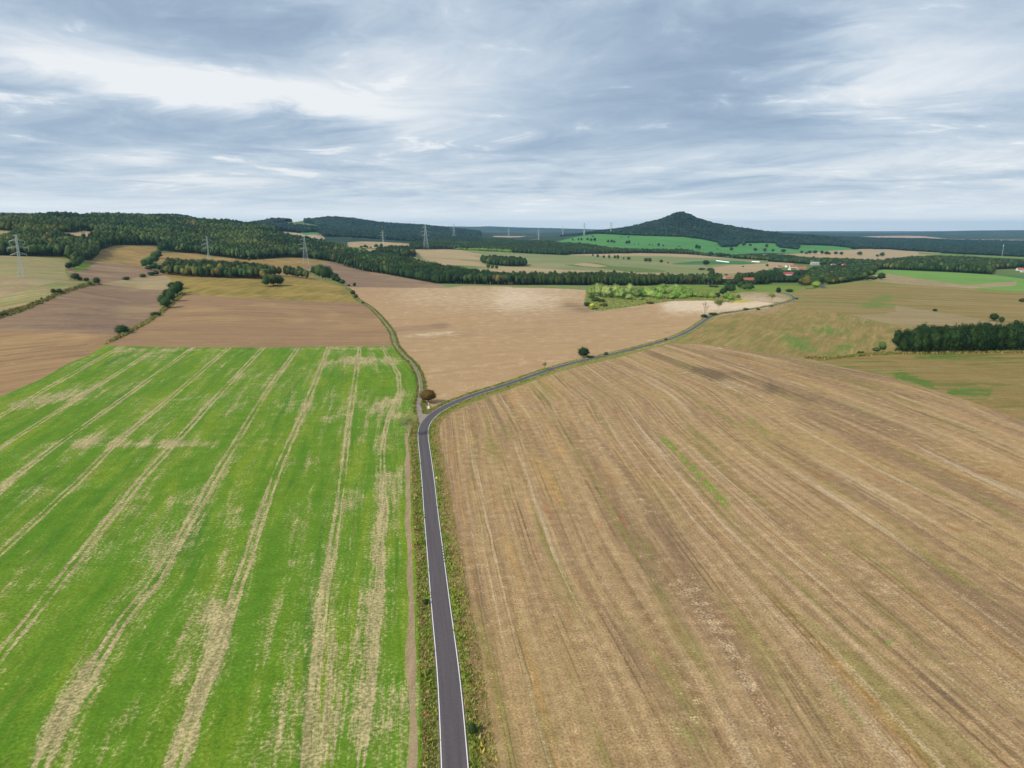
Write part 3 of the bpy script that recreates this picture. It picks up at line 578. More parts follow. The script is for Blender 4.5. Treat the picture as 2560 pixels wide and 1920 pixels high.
fld('green_field', 'crop', *R1(900,1258, 1500,1272, 2212,1275), *R2(0,1275, 800,1266, 1180,1262, 1215,1300, 1290,1400, 1370,1500, 1395,1640), *JZ(560,380, 590,560, 580,720, 540,850, 530,960), (1030,1060), (1024,1090), (1012,1110), (1022,1180), (1038,1280), (1044,1400), (1050,1600), (1060,1800), (1066,1920), (1085,2230), (-1500,2230), (-1500,1600), *R1(-900,2150, 0,1700, 350,1550, 600,1405, 760,1345))
fld('stubble_field', 'stubble', *R3(1395,1238, 1700,1250, 2212,1320), *R4(0,1322, 300,1372), *RE(390,205, 640,268, 900,323, 1200,388, 1400,448, 1700,548, 1950,638, 2212,740, 3300,1250), (3400,1900), (2900,2230), (1215,2230), (1192,1920), (1178,1700), (1150,1500), (1136,1330), (1128,1280), (1102,1160), (1092,1110), (1092,1075), (1098,1056), (1120,1036), (1180,1008), (1290,968), (1400,928), (1560,890), (1640,868))
FIELDS.append(('road_verge', 'verge', ribbon_poly(ROADC, 5.4, 4.4, 0.7, 1)))
FIELDS.append(('track_verge', 'verge', ribbon_poly(TRACKC, 2.4, 3.0, 0.8, 2)))
near = [i for i, p in enumerate(ROADC) if p.y < 345]
nl = [ROADC[i] for i in near]
a = offset(nl, 3.9); b = offset(nl, 7.3)
for i, (p, q) in enumerate(zip(a, b)):
    p.x += 1.1 * mnoise.noise(Vector((p.y * .05, 0, 3))) + .5 * mnoise.noise(Vector((p.y * .3, 0, 3))); q.x += 1.3 * mnoise.noise(Vector((p.y * .06, 4, 3))) + .5 * mnoise.noise(Vector((p.y * .3, 5, 3)))
FIELDS.append(('weed_strip', 'weedstrip', ('world', a + b[::-1])))
nl2 = [p for p in nl if p.y < 318]
a = offset(nl2, -6.5); b = offset(nl2, -8.1)
for i, (p, q) in enumerate(zip(a, b)):
    p.x += .7 * mnoise.noise(Vector((p.y * .06, 9, 3))); q.x += 1.6 * mnoise.noise(Vector((p.y * .04, 14, 3))) + .4 * mnoise.noise(Vector((p.y * .3, 5, 9)))
FIELDS.append(('soil_margin', 'soilstrip', ('world', a + b[::-1])))
fld('verge_corner', 'verge', *JZ(600,640, 680,640, 640,760, 640,860, 830,945, 1000,965, 900,1020, 780,1085, 700,1085, 640,1000, 600,860))
fld('verge_corner', 'verge', *JZ(300,1180, 500,1000, 560,1090, 640,1250, 600,1400, 590,1659, 420,1659, 400,1300))
fld('junction_gravel', 'gravel', *JZ(585,820, 560,880, 550,960, 565,1070, 590,1150, 612,1230, 600,1330, 660,1290, 760,1190, 880,1080, 850,1045, 780,1078, 745,1078, 690,1070, 650,1010, 632,920, 640,840))
FIELDS.append(('field_track', 'gravel', ribbon_poly(TRACKC[4:], 1.35, 1.35, .2, 5)))

def poly_uv(pts):
    if pts and isinstance(pts[0], tuple) and pts[0][0] == 'world':
        return [(p.x / max(p.y, 52), math.log(max(p.y, 52))) for p in pts[0][1]]
    out = []; n = len(pts)
    for i in range(n):
        p, q = pts[i], pts[(i + 1) % n]
        def uvp(r):
            if len(r) == 3: return ((r[0] - 1280) / F * CP, math.log(r[2]))
            return cast(r[0], r[1])
        if len(p) == 2 and len(q) == 2:
            L = math.hypot(q[0] - p[0], q[1] - p[1]); k = max(1, min(40, int(L / 14)))
            for j in range(k):
                t = j / k; x = p[0] + (q[0] - p[0]) * t; y = p[1] + (q[1] - p[1]) * t
                if j: # slightly uneven field margins
                    y += 0.55 * mnoise.noise(Vector((x * .11, y * .11, 2.0))); x += 0.6 * mnoise.noise(Vector((x * .11, y * .11, 8.0)))
                out.append(cast(x, y))
        else: out.append(uvp(p))
    o2 = []
    for u, v in out:
        u = min(max(u, -1.09), 1.09); v = min(max(v, math.log(56)), V1 - .02)
        if not o2 or abs(u - o2[-1][0]) + abs(v - o2[-1][1]) > 2e-4: o2.append((u, v))
    return o2
POLY = []
for (nm, mt, pts) in FIELDS:
    if len(pts) == 2 and pts[0] == 'world': pts = ((pts[0], pts[1]),)
    POLY.append((nm, mt, np.array(poly_uv(pts))))
def inside(poly, x, y):
    r = np.zeros(x.shape, bool); n = len(poly)
    x0, y0 = poly.min(0); x1, y1 = poly.max(0)
    idx = np.nonzero((x >= x0) & (x <= x1) & (y >= y0) & (y <= y1))[0]
    if len(idx) == 0: return r
    xs, ys = x[idx], y[idx]; c = np.zeros(len(idx), bool)
    for i in range(n):
        ax, ay = poly[i - 1]; bx, by = poly[i]
        m = ((ay > ys) != (by > ys))
        if ay != by: c ^= m & (xs < (bx - ax) * (ys - ay) / (by - ay) + ax)
    r[idx] = c; return r

# the triangulated ground
vv = np.concatenate([np.arange(math.log(55), math.log(500), .03), np.arange(math.log(500), math.log(7000), .016), np.arange(math.log(7000), V1, .035), [V1]])
uu = np.linspace(-1.1, 1.1, 231)
gu, gv = np.meshgrid(uu, vv, indexing='ij')
gu = gu.ravel(); gv = gv.ravel()
jm = (abs(gu) < 1.09) & (gv > vv[0] + .001) & (gv < vv[-1] - .001)
gu = gu + jm * rng.uniform(-.002, .002, gu.shape); gv = gv + jm * rng.uniform(-.003, .003, gv.shape)
KV = 0.3                                     # keeps the two parameter axes comparable
pts = [Vector((a, b * KV)) for a, b in zip(gu, gv)]
edges = []
for (_, _, P) in POLY:
    n0 = len(pts); pts += [Vector((a, b * KV)) for a, b in P]
    edges += [(n0 + i, n0 + (i + 1) % len(P)) for i in range(len(P))]
for d in (-2.55, 2.55):                      # road edges cut into the ground
    L = offset(ROADC, d); n0 = len(pts)
    pts += [Vector((p.x / max(p.y, 56), math.log(max(p.y, 56)) * KV)) for p in L]
    edges += [(n0 + i, n0 + i + 1) for i in range(len(L) - 1)]
res = delaunay_2d_cdt(pts, edges, [], 0, 1e-7, False)
TV = np.array([(p[0], p[1] / KV) for p in res[0]]); TF = np.array(res[2])
cen = TV[TF].mean(axis=1)
fid = np.full(len(TF), -1)
for k, (nm, mt, P) in enumerate(POLY): fid[inside(P, cen[:, 0], cen[:, 1])] = k
WY = np.exp(TV[:, 1]); WX = TV[:, 0] * WY; WZ_ = HU(TV[:, 0], TV[:, 1])
ZC = WY * CP + (HC - WZ_) * SP
PX = 1280 + F * WX / ZC; PY = 960 - F * (WY * SP - (HC - WZ_) * CP) / ZC
print('terrain', len(TV), len(TF))

# drill rows traced in the photograph
CROPL = [[(281,878),(124,967),(0,1040)], [(359,892),(185,1002),(0,1118)], [(463,883),(289,1008),(145,1109),(0,1219)],
 [(558,880),(420,999),(289,1106),(203,1196),(0,1380)], [(640,886),(535,996),(434,1109),(347,1202),(252,1320),(0,1639)],
 [(733,883),(680,956),(640,1019),(550,1167),(463,1320),(386,1454),(309,1542),(166,1774),(96,1920)],
 [(814,880),(785,956),(750,1042),(698,1158),(671,1230),(602,1434),(559,1569),(494,1743),(436,1920)],
 [(895,883),(883,956),(871,1042),(860,1158),(842,1300),(810,1492),(791,1666),(771,1920)],
 [(958,878),(994,935),(997,979),(967,1048),(952,1115),(952,1216),(949,1300),(942,1511),(926,1704),(895,1920)],
 [(1025,878),(1052,935),(1055,979),(1040,1048),(1050,1115),(1056,1216),(1062,1300),(1070,1511),(1078,1704),(1086,1920)]]
d = DZ
STUBL = [d(890,780, 925,850, 945,905, 950,1000, 985,1300, 1030,1659), d(960,800, 985,850, 1000,880, 1020,1000, 1090,1300, 1190,1659), d(1040,800, 1075,850, 1130,950, 1230,1200, 1400,1500, 1480,1659),
 d(1180,790, 1223,831, 1266,866, 1313,946, 1388,1051, 1443,1136, 1640,1400, 1800,1659), d(1240,786, 1261,803, 1346,861, 1406,938, 1481,1021, 1581,1126, 1900,1400, 2150,1620),
 d(1290,782, 1313,793, 1423,858, 1481,916, 1581,1001, 1656,1056, 1900,1230, 2212,1480), d(1360,770, 1381,778, 1518,838, 1659,951, 1900,1090, 2212,1290), d(1430,750, 1456,758, 1581,806, 1659,836, 1900,930, 2212,1080),
 d(1500,738, 1659,765, 1819,798, 1959,828, 2084,868, 2212,916)]
def rows_from(lines, px, py, sp):
    X = []
    for L in lines:
        L = sorted(L, key=lambda q: q[1]); y = np.array([q[1] for q in L]); x = np.array([q[0] for q in L])
        xi = np.interp(py, y, x)
        s0 = (x[1] - x[0]) / (y[1] - y[0]); s1 = (x[-1] - x[-2]) / (y[-1] - y[-2])
        xi = np.where(py < y[0], x[0] + s0 * (py - y[0]), xi); xi = np.where(py > y[-1], x[-1] + s1 * (py - y[-1]), xi)
        X.append(xi)
    X = np.array(X); X = np.maximum.accumulate(X + np.arange(len(lines))[:, None] * 0.5, axis=0)
    n = len(lines); s = np.zeros(px.shape)
    k = np.clip((X <= px[None, :]).sum(0) - 1, 0, n - 2)
    ii = np.arange(len(px)); a = X[k, ii]; b = X[k + 1, ii]
    return (k + (px - a) / np.maximum(b - a, 1.0)) * sp
S_CROP = rows_from(CROPL, PX, PY, 24.0); S_STUB = rows_from(STUBL, PX, PY, 30.0)
TINT = np.zeros((len(TV), 4)); TINT[:, 3] = 1
def blot(ch, p, q, wd, amp, hard=1.0):
    """a stain, growth or painted sunlight patch along the segment p-q (photo pixels), wd = half width"""
    p = np.array(p, float); q = np.array(q, float); dv_ = q - p; L2 = max((dv_ ** 2).sum(), 1e-6)
    t = np.clip(((PX - p[0]) * dv_[0] + (PY - p[1]) * dv_[1]) / L2, 0, 1)
    dd = np.hypot(PX - p[0] - t * dv_[0], (PY - p[1] - t * dv_[1]) * 1.6)
    TINT[:, ch] += amp * np.exp(-(dd / wd) ** 2)
R6 = reg(0, 840, S); R4b = reg(640, 840, S); B0 = reg(0, 1280, .3857); B1 = reg(853, 1280, .3857); R5 = reg(1280, 840, S)
for p_, q_, w__, a_ in [((140,600),(600,520),18,.5), ((650,920),(950,900),16,.55), ((1050,930),(1850,920),16,.55), ((1000,130),(1250,120),9,.5), ((1400,120),(2200,125),6,.4), ((60,1380),(400,1350),26,.35), ((1450,1400),(1600,1350),20,.4), ((700,470),(1100,440),20,.2)]:
    blot(0, R6(*p_)[0], R6(*q_)[0], w__, a_)
for p_, q_, w__, a_ in [((600,240),(820,210),14,.6), ((820,200),(1200,210),14,.5), ((1040,650),(1100,560),20,.55), ((1180,700),(1280,690),10,.7), ((1200,560),(1300,490),12,.6), ((0,110),(1100,110),5,.4), ((600,720),(700,680),18,.35), ((350,1080),(430,1060),22,.35), ((1060,900),(1060,1659),17,.35), ((1150,1200),(1180,1659),26,.22), ((900,600),(960,470),10,.3), ((780,1480),(860,1380),26,.3)]:
    blot(0, R4b(*p_)[0], R4b(*q_)[0], w__, a_)
for p_, q_, w__, a_ in [((900,950),(1000,800),34,.35), ((300,1500),(600,1000),38,.45), ((1400,620),(1420,1000),40,.42), ((1250,1500),(1400,700),40,.25), ((1700,1600),(1850,1200),60,.36), ((500,1600),(900,1300),60,.2), ((2050,1600),(2150,900),50,.38), ((1150,1100),(1250,700),26,.25), ((1500,300),(1500,420),30,.2)]:
    blot(0, B0(*p_)[0], B0(*q_)[0], w__, a_)
for p_, q_, w__, a_ in [((130,1500),(220,500),34,.45), ((230,300),(250,0),28,.3), ((40,600),(100,900),40,.2), ((300,1400),(380,1200),30,.22)]:
    blot(0, B1(*p_)[0], B1(*q_)[0], w__, a_)
# stubble: darker earth, green growth, bleached streaks
for p_, q_, w__, a_ in [((1200,150),(1750,340),22,.6), ((1750,340),(2212,470),26,.55), ((1600,290),(2212,380),16,.6), ((1150,480),(1600,850),26,.28), ((1700,140),(2212,200),14,.4)]:
    blot(2, R5(*p_)[0], R5(*q_)[0], w__, a_)
for p_, q_, w__, a_ in [((50,450),(380,560),24,.75), ((600,380),(1200,540),22,.25), ((1100,500),(1300,560),14,.35)]:
    blot(2, RE(*p_)[0], RE(*q_)[0], w__, a_)
B2 = reg(1706, 1280, .3857)
for p_, q_, w__, a_ in [((1050,750),(1700,1200),45,.35), ((1700,1200),(2100,1600),80,.45), ((650,1050),(900,1600),50,.45), ((200,1200),(330,1450),26,.35), ((950,650),(1500,1350),16,.4), ((1800,0),(2212,200),50,.3)]:
    blot(2, B2(*p_)[0], B2(*q_)[0], w__, a_)
for p_, q_, w__, a_ in [((1280,850),(1560,1130),9,.8), ((1560,1130),(1850,1450),13,.85), ((560,720),(660,820),10,.35), ((950,570),(1050,680),9,.35), ((2000,700),(2212,860),10,.35), ((1900,1500),(2000,1560),12,.3)]:
    blot(1, R5(*p_)[0], R5(*q_)[0], w__, a_)
for p_, q_, w__, a_ in [((1220,740),(1380,880),14,.7), ((900,500),(1050,640),14,.35), ((950,1080),(1150,1380),20,.45), ((1950,1400),(2212,1659),40,.2), ((0,1400),(150,1600),40,.3), ((850,200),(1000,330),16,.3)]:
    blot(1, B2(*p_)[0], B2(*q_)[0], w__, a_)
for p_, q_, w__, a_ in [((1480,1450),(1400,1250),40,.1), ((400,400),(1600,1150),8,.0)]:
    blot(1, B1(*p_)[0], B1(*q_)[0], w__, a_)
for p_, q_, w__, a_ in [((600,700),(1150,1500),16,.3), ((1500,300),(2212,560),14,.3), ((1850,400),(1980,440),10,.5), ((1660,90),(1800,110),6,.5), ((20,540),(80,620),12,.3)]:
    blot(0, R5(*p_)[0], R5(*q_)[0], w__, a_)
for p_, q_, w__, a_ in [((20,450),(420,1100),38,.22), ((420,1100),(680,1659),26,.2), ((0,1300),(60,1350),40,.25), ((850,100),(1350,550),22,.22), ((650,600),(900,900),24,.1)]:
    blot(0, B2(*p_)[0], B2(*q_)[0], w__, a_)
# harrowed field: wetter hollow, crest painted pale as if sunlit
for p_, q_, w__, a_ in [((480,900),(640,950),22,.9), ((1000,1090),(1300,1070),26,.35), ((1310,1145),(1345,1145),6,.9), ((0,1150),(250,1140),20,.4), ((1720,980),(1900,955),6,.4)]:
    blot(2, R3(*p_)[0], R3(*q_)[0], w__, a_)
for p_, q_, w__, a_ in [((1200,1130),(1600,1090),18,.8), ((1600,1080),(1900,1090),18,.3)]:
    blot(2, R2(*p_)[0], R2(*q_)[0], w__, a_)
for p_, q_, w__, a_ in [((0,800),(600,800),45,.3), ((1400,905),(2250,900),34,.95), ((0,880),(300,900),50,.3), ((1500,880),(1700,880),26,.4)]:  # pale colour standing in for sunlight between clouds
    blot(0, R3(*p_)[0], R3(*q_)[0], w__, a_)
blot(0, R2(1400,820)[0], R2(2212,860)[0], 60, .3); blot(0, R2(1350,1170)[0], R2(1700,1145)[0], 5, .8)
blot(2, R1(700,1340)[0], R1(0,1180)[0], 40, .35); blot(2, R1(1900,930)[0], R2(200,1010)[0], 34, .5); blot(2, R1(300,850)[0], R1(1100,820)[0], 50, .3)
for p_, q_, w__, a_ in [((160,1190),(350,1290),20,.3), ((470,1130),(700,1170),18,.2), ((1000,330),(1100,340),20,.2), ((900,870),(1000,850),24,.3), ((600,1270),(700,1270),12,.4)]:
    blot(1, R4(*p_)[0], R4(*q_)[0], w__, a_)
for p_, q_, w__, a_ in [((1150,350),(1400,420),22,.5), ((1600,490),(1900,500),20,.5), ((1300,180),(2000,180),14,.3), ((600,260),(760,260),12,.3)]:
    blot(1, RE(*p_)[0], RE(*q_)[0], w__, a_)
TINT = np.clip(TINT, 0, 1.5)
dist_along = WY + 0.35 * abs(WX)

allids = sorted(set(fid.tolist()))
cy = np.exp(cen[:, 1]); fid[(fid < 0) & (cy < 1350)] = -2; fid[(fid == -1) & (cy < 2700)] = -3
allids = sorted(set(fid.tolist()))
for k in allids:
    sel = TF[fid == k]
    if len(sel) == 0: continue
    used, inv = np.unique(sel.ravel(), return_inverse=True)
    faces = inv.reshape(-1, 3)
    nm, mt = {-1: ('distant_country', 'farland'), -2: ('rough_grass', 'verge'), -3: ('rough_grass', 'mid_olive')}[k] if k < 0 else POLY[k][:2]
    me = bpy.data.meshes.new(nm)
    me.vertices.add(len(used)); me.vertices.foreach_set('co', np.column_stack([WX[used], WY[used], WZ_[used]]).astype(np.float32).ravel())
    # make every triangle face up
    A, B_, C_ = [np.column_stack([WX[used], WY[used]])[faces[:, i]] for i in range(3)]
    cr = (B_[:, 0] - A[:, 0]) * (C_[:, 1] - A[:, 1]) - (B_[:, 1] - A[:, 1]) * (C_[:, 0] - A[:, 0])
    faces[cr < 0] = faces[cr < 0][:, ::-1]
    me.loops.add(faces.size); me.loops.foreach_set('vertex_index', faces.ravel().astype(np.int32))
    me.polygons.add(len(faces)); me.polygons.foreach_set('loop_start', np.arange(0, faces.size, 3, dtype=np.int32))
    me.polygons.foreach_set('use_smooth', np.ones(len(faces), bool))
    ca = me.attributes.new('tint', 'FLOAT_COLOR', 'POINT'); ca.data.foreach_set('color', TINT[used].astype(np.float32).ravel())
    if mt in ('crop', 'stubble'):
        Sv = (S_CROP if mt == 'crop' else S_STUB)[used]
        uvl = me.uv_layers.new(name='rows')
        uvl.data.foreach_set('uv', np.column_stack([Sv[faces.ravel()], dist_along[used][faces.ravel()]]).astype(np.float32).ravel())
    me.update(); me.validate()
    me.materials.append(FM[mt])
    o = link(bpy.data.objects.new(nm, me)); tag(o, kind='structure')

# ground behind and beside the camera, out to the horizon
vb = []; fb = []
angs = np.concatenate([[math.atan(1.1)], np.linspace(math.radians(52), math.radians(308), 33), [2 * math.pi - math.atan(1.1)]])
rr = np.concatenate([[0.0], 55 * math.sqrt(1 + 1.21) * np.exp(np.linspace(0, math.log((FAR - 100) / 55.), 60))])
for a_ in angs:
    edge = 1.1 if math.sin(a_) > 0 else -1.1
    f_ = np.clip((abs(math.degrees(a_) if a_ < math.pi else 360 - math.degrees(a_)) - 47.7) / 70, 0, 1)
    for r_ in rr:
        z = float(HU(edge, math.log(max(r_ / math.sqrt(1 + 1.21), 55)))) * (1 - f_) if r_ > 0 else 0.0
        vb.append((r_ * math.sin(a_), r_ * math.cos(a_), z))
nr = len(rr)
for i in range(len(angs) - 1):
    for j in range(nr - 1):
        q = (i * nr + j, i * nr + j + 1, (i + 1) * nr + j + 1, (i + 1) * nr + j)
        if j == 0: q = (i * nr, i * nr + 1, (i + 1) * nr + 1)
        fb.append(q[::-1])
n = len(vb); vb += [(0, 0, 0), (60.5, 55, 0), (-60.5, 55, 0)]; fb.append((n, n + 1, n + 2))
o = mesh_obj('ground', vb, fb, FM['rmix'], smooth=True); tag(o, kind='structure')

# ------------------------------------------------------------------ the road
asph = bpy.data.materials.new('asphalt'); asph.use_nodes = True; t = NT(asph.node_tree)
uvn = t.add('ShaderNodeUVMap', uv_map='road').outputs[0]; ru, rv = t.sep(uvn)[0:2]
geo = t.add('ShaderNodeNewGeometry'); P_ = geo.outputs['Position']
n1 = t.noise(P_, 2.5, 5, 0.7); n2 = t.noise(t.comb(t.math('MULTIPLY', ru, 1.2), t.math('MULTIPLY', rv, 0.03), 0), 1.0, 3, 0.5); n3 = t.noise(P_, 14, 2, .6)
wh = t.smooth(t.math('ABSOLUTE', t.math('SUBTRACT', t.math('ABSOLUTE', ru), 1.1)), 0.7, 0.1)
k = t.math('ADD', t.lin(n1, .3, .7, .84, 1.12), t.lin(n2, .3, .7, -.13, .13))
k = t.math('ADD', k, t.math('MULTIPLY', wh, -.05))
k = t.math('ADD', k, t.lin(n3, .35, .7, -.05, .05))
seam = t.smooth(t.math('ABSOLUTE', t.math('ADD', ru, t.lin(t.noise(t.comb(0, t.math('MULTIPLY', rv, .06), 0), 1, 2), .3, .7, -.1, .1))), .06, .02)
k = t.math('MULTIPLY', k, t.math('SUBTRACT', 1.0, t.math('MULTIPLY', seam, .18)))
colr = t.vmath('SCALE', (.098, .084, .090), scale=k)
b = t.add('ShaderNodeBsdfPrincipled'); t.put(b.inputs['Base Color'], colr); b.inputs['Roughness'].default_value = .85; b.inputs['Specular IOR Level'].default_value = .25
oo = t.add('ShaderNodeOutputMaterial'); t.l.new(b.outputs[0], oo.inputs[0])
M_line = simple_mat('road_paint', (.80, .79, .76), .7, .08, 3)
def strip(name, line, a, b, lift, mat, parent=None, skirt=0.0, i0=0, i1=None, cols=1, uv=None):
    i1 = len(line) if i1 is None else i1
    offs = [a + (b - a) * k / cols for k in range(cols + 1)]
    L = [offset(line, q) for q in offs]
    vs = []; fs = []; uvs = []; acc = 0
    for i in range(i0, i1):
        if i > i0: acc += (line[i] - line[i - 1]).length
        zz = [float(H(p[i].x, p[i].y)) for p in (offset(line, -2.55), offset(line, 2.55))] if False else None
        for j, p in enumerate(L):
            vs.append((p[i].x, p[i].y, 0)); uvs.append((offs[j], acc))
    xs = np.array(vs); zz = H(xs[:, 0], xs[:, 1]) + lift
    vs = [(v[0], v[1], z) for v, z in zip(vs, zz)]
    m_ = cols + 1
    for i in range(i1 - i0 - 1):
        for j in range(cols): fs.append((i * m_ + j, i * m_ + j + 1, (i + 1) * m_ + j + 1, (i + 1) * m_ + j))
    if skirt > 0:
        n = len(vs)
        for i in range(i1 - i0):
            for j in (0, cols):
                v = vs[i * m_ + j]; vs.append((v[0], v[1], v[2] - skirt)); uvs.append((offs[j], 0))
        for i in range(i1 - i0 - 1):
            fs.append((i * m_, (i + 1) * m_, n + 2 * (i + 1), n + 2 * i))
            fs.append((i * m_ + cols, n + 2 * i + 1, n + 2 * (i + 1) + 1, (i + 1) * m_ + cols))
    o = mesh_obj(name, vs, fs, mat, parent, smooth=False)
    if uv:
        l = o.data.uv_layers.new(name=uv)
        idx = np.zeros(len(o.data.loops), dtype=np.int32); o.data.loops.foreach_get('vertex_index', idx)
        l.data.foreach_set('uv', np.array(uvs)[idx].astype(np.float32).ravel())
    return o
# lay the carriageway on points spaced finely so that it follows the cut edges of the ground
road = strip('road', ROADC, -2.5, 2.5, .13, asph, None, .5, cols=2, uv='road'); tag(road, kind='structure')
jun = min(range(len(ROADC)), key=lambda i: (ROADC[i] - ground(1062, 1052).to_2d()).length)
ln = []
def edge_line(a, b, i0=0, i1=None): 
    o = strip('edge_line', ROADC, a, b, .145, M_line, road, 0, i0, i1); return o
j0, j1 = jun - 2, jun + 3
gap = min(range(len(ROADC)), key=lambda i: abs(ROADC[i].y - ground(1112, 1385).y))
edge_line(-2.34, -2.18, 0, j0 + 1); edge_line(-2.34, -2.18, j1, None)
def dashes(side_a, side_b, P, Q, n, duty):
    L0 = offset([P, Q], side_a); L1 = offset([P, Q], side_b)
    for k in range(n):
        t0 = k / n; t1 = (k + duty) / n; mb = []
        for (L, t_) in ((L0, t0), (L1, t0), (L1, t1), (L0, t1)):
            p = L[0].lerp(L[1], t_); mb.append((p.x, p.y, float(H(p.x, p.y)) + .145))
        mesh_obj('road_dash', mb, [(0, 1, 2, 3)], M_line, road)
for i in range(j0, j1): dashes(-2.34, -2.18, ROADC[i], ROADC[i + 1], 4, .55)
edge_line(2.18, 2.34, 0, gap); edge_line(2.18, 2.34, gap + 1, None)
dashes(2.18, 2.34, ROADC[gap - 1], ROADC[gap + 1], 6, .6)
# distant piece of road entering the village
R2C = world_line(VZ(1535,625, 1500,600, 1480,560, 1460,510), 8, 1)
o = strip('village_road', R2C, -3.5, 3.5, .4, asph, None, .5, cols=2, uv='road'); tag(o, kind='structure')
# wheel ruts of the field track
M_rut = FM['gravel']
o = strip('track_rut', TRACKC[6:], -1.0, -.45, .03, simple_mat('rut_dust', (.33, .28, .24), .9, .25, .6), None); tag(o, kind='structure')
o = strip('track_rut', TRACKC[6:], .45, 1.0, .03, simple_mat('rut_gravel', (.24, .20, .18), .9, .25, .6), None); tag(o, kind='structure')
o = strip('track_grass_ridge', TRACKC[6:], -.42, .42, .05, FM['verge'], None); tag(o, kind='structure')

# ------------------------------------------------------------------ trees
def leaf_mat(name, A, B, autumn=None, au=0.0, hue=.25, wood=False):
    m = bpy.data.materials.new(name); m.use_nodes = True; t = NT(m.node_tree)
    tc = t.add('ShaderNodeTexCoord'); oi = t.add('ShaderNodeObjectInfo'); r = oi.outputs['Random']
    geo = t.add('ShaderNodeNewGeometry')
    n = t.noise(tc.outputs['Object'], 0.55, 3, .65)
    f = t.math('ADD', t.math('MULTIPLY', n, .8), t.math('MULTIPLY', r, .5))
    c = t.mix(t.smooth(f, .35, .95), A, B)
    if autumn is not None:
        pr = t.math('FRACT', t.math('MULTIPLY', r, 17.31))
        pn = t.noise(geo.outputs['Position'], 0.006, 2, .5)
        c = t.mix(t.math('MULTIPLY', t.smooth(t.math('ADD', pr, t.math('MULTIPLY', t.math('SUBTRACT', pn, .5), 1.2)), 1 - au, 1 - au + .08), .85), c, autumn)
    v = t.lin(t.math('FRACT', t.math('MULTIPLY', r, 7.77)), 0, 1, 1 - hue, 1 + hue)
    n2 = t.noise(tc.outputs['Object'], 2.2, 2, .6)
    ps = t.noise(geo.outputs['Position'], .011, 4, .6); pt = t.noise(t.vmath('ADD', geo.outputs['Position'], (900, 0, 0)), .004, 3, .6)
    if wood: v = t.math('MULTIPLY', v, t.lin(ps, .3, .7, .62, 1.45))
    if wood: c = t.mix(t.math('MULTIPLY', t.smooth(pt, .50, .66), .45), c, tuple((q * k_) for q, k_ in zip(B[:3], (1.9, 1.35, .9))) + (1,))
    v = t.math('MULTIPLY', v, t.lin(n2, .3, .7, .72, 1.3))
    c = t.vmath('SCALE', c, scale=v)
    b = t.add('ShaderNodeBsdfPrincipled'); t.put(b.inputs['Base Color'], c); b.inputs['Roughness'].default_value = .8; b.inputs['Specular IOR Level'].default_value = .12
    o = t.add('ShaderNodeOutputMaterial'); t.l.new(b.outputs[0], o.inputs[0]); return m
L_dark = leaf_mat('leaves_dark', (.013, .036, .013, 1), (.032, .064, .016, 1), (.07, .065, .018, 1), .08, wood=True)
L_mix = leaf_mat('leaves_mixed_wood', (.014, .040, .014, 1), (.062, .096, .024, 1), (.13, .10, .03, 1), .10, .45, wood=True)
L_far = leaf_mat('leaves_distant_wood', (.009, .028, .022, 1), (.017, .042, .028, 1), (.045, .045, .025, 1), .08, .45, wood=True)
L_light = leaf_mat('leaves_willow', (.15, .235, .055, 1), (.30, .37, .12, 1), None, 0, .25)
L_bright = leaf_mat('leaves_bright', (.095, .195, .032, 1), (.20, .31, .06, 1), None, 0, .25)
L_rust = leaf_mat('leaves_rusty', (.070, .038, .012, 1), (.095, .062, .016, 1), None, 0, .1)
L_thin = leaf_mat('leaves_thin', (.12, .16, .04, 1), (.19, .23, .06, 1), None, 0, .2)
L_yel = leaf_mat('leaves_yellow', (.34, .30, .05, 1), (.42, .36, .05, 1), None, 0, .2)
L_teal = leaf_mat('leaves_conifer', (.013, .040, .026, 1), (.024, .060, .034, 1), None, 0, .3)
M_bark = simple_mat('bark', (.12, .095, .07), .9, .3, 1.5)
M_pale = simple_mat('pale_bark', (.52, .47, .40), .85, .25, 1.5)
M_grey = simple_mat('dead_wood', (.36, .30, .25), .9, .2, 1.5)

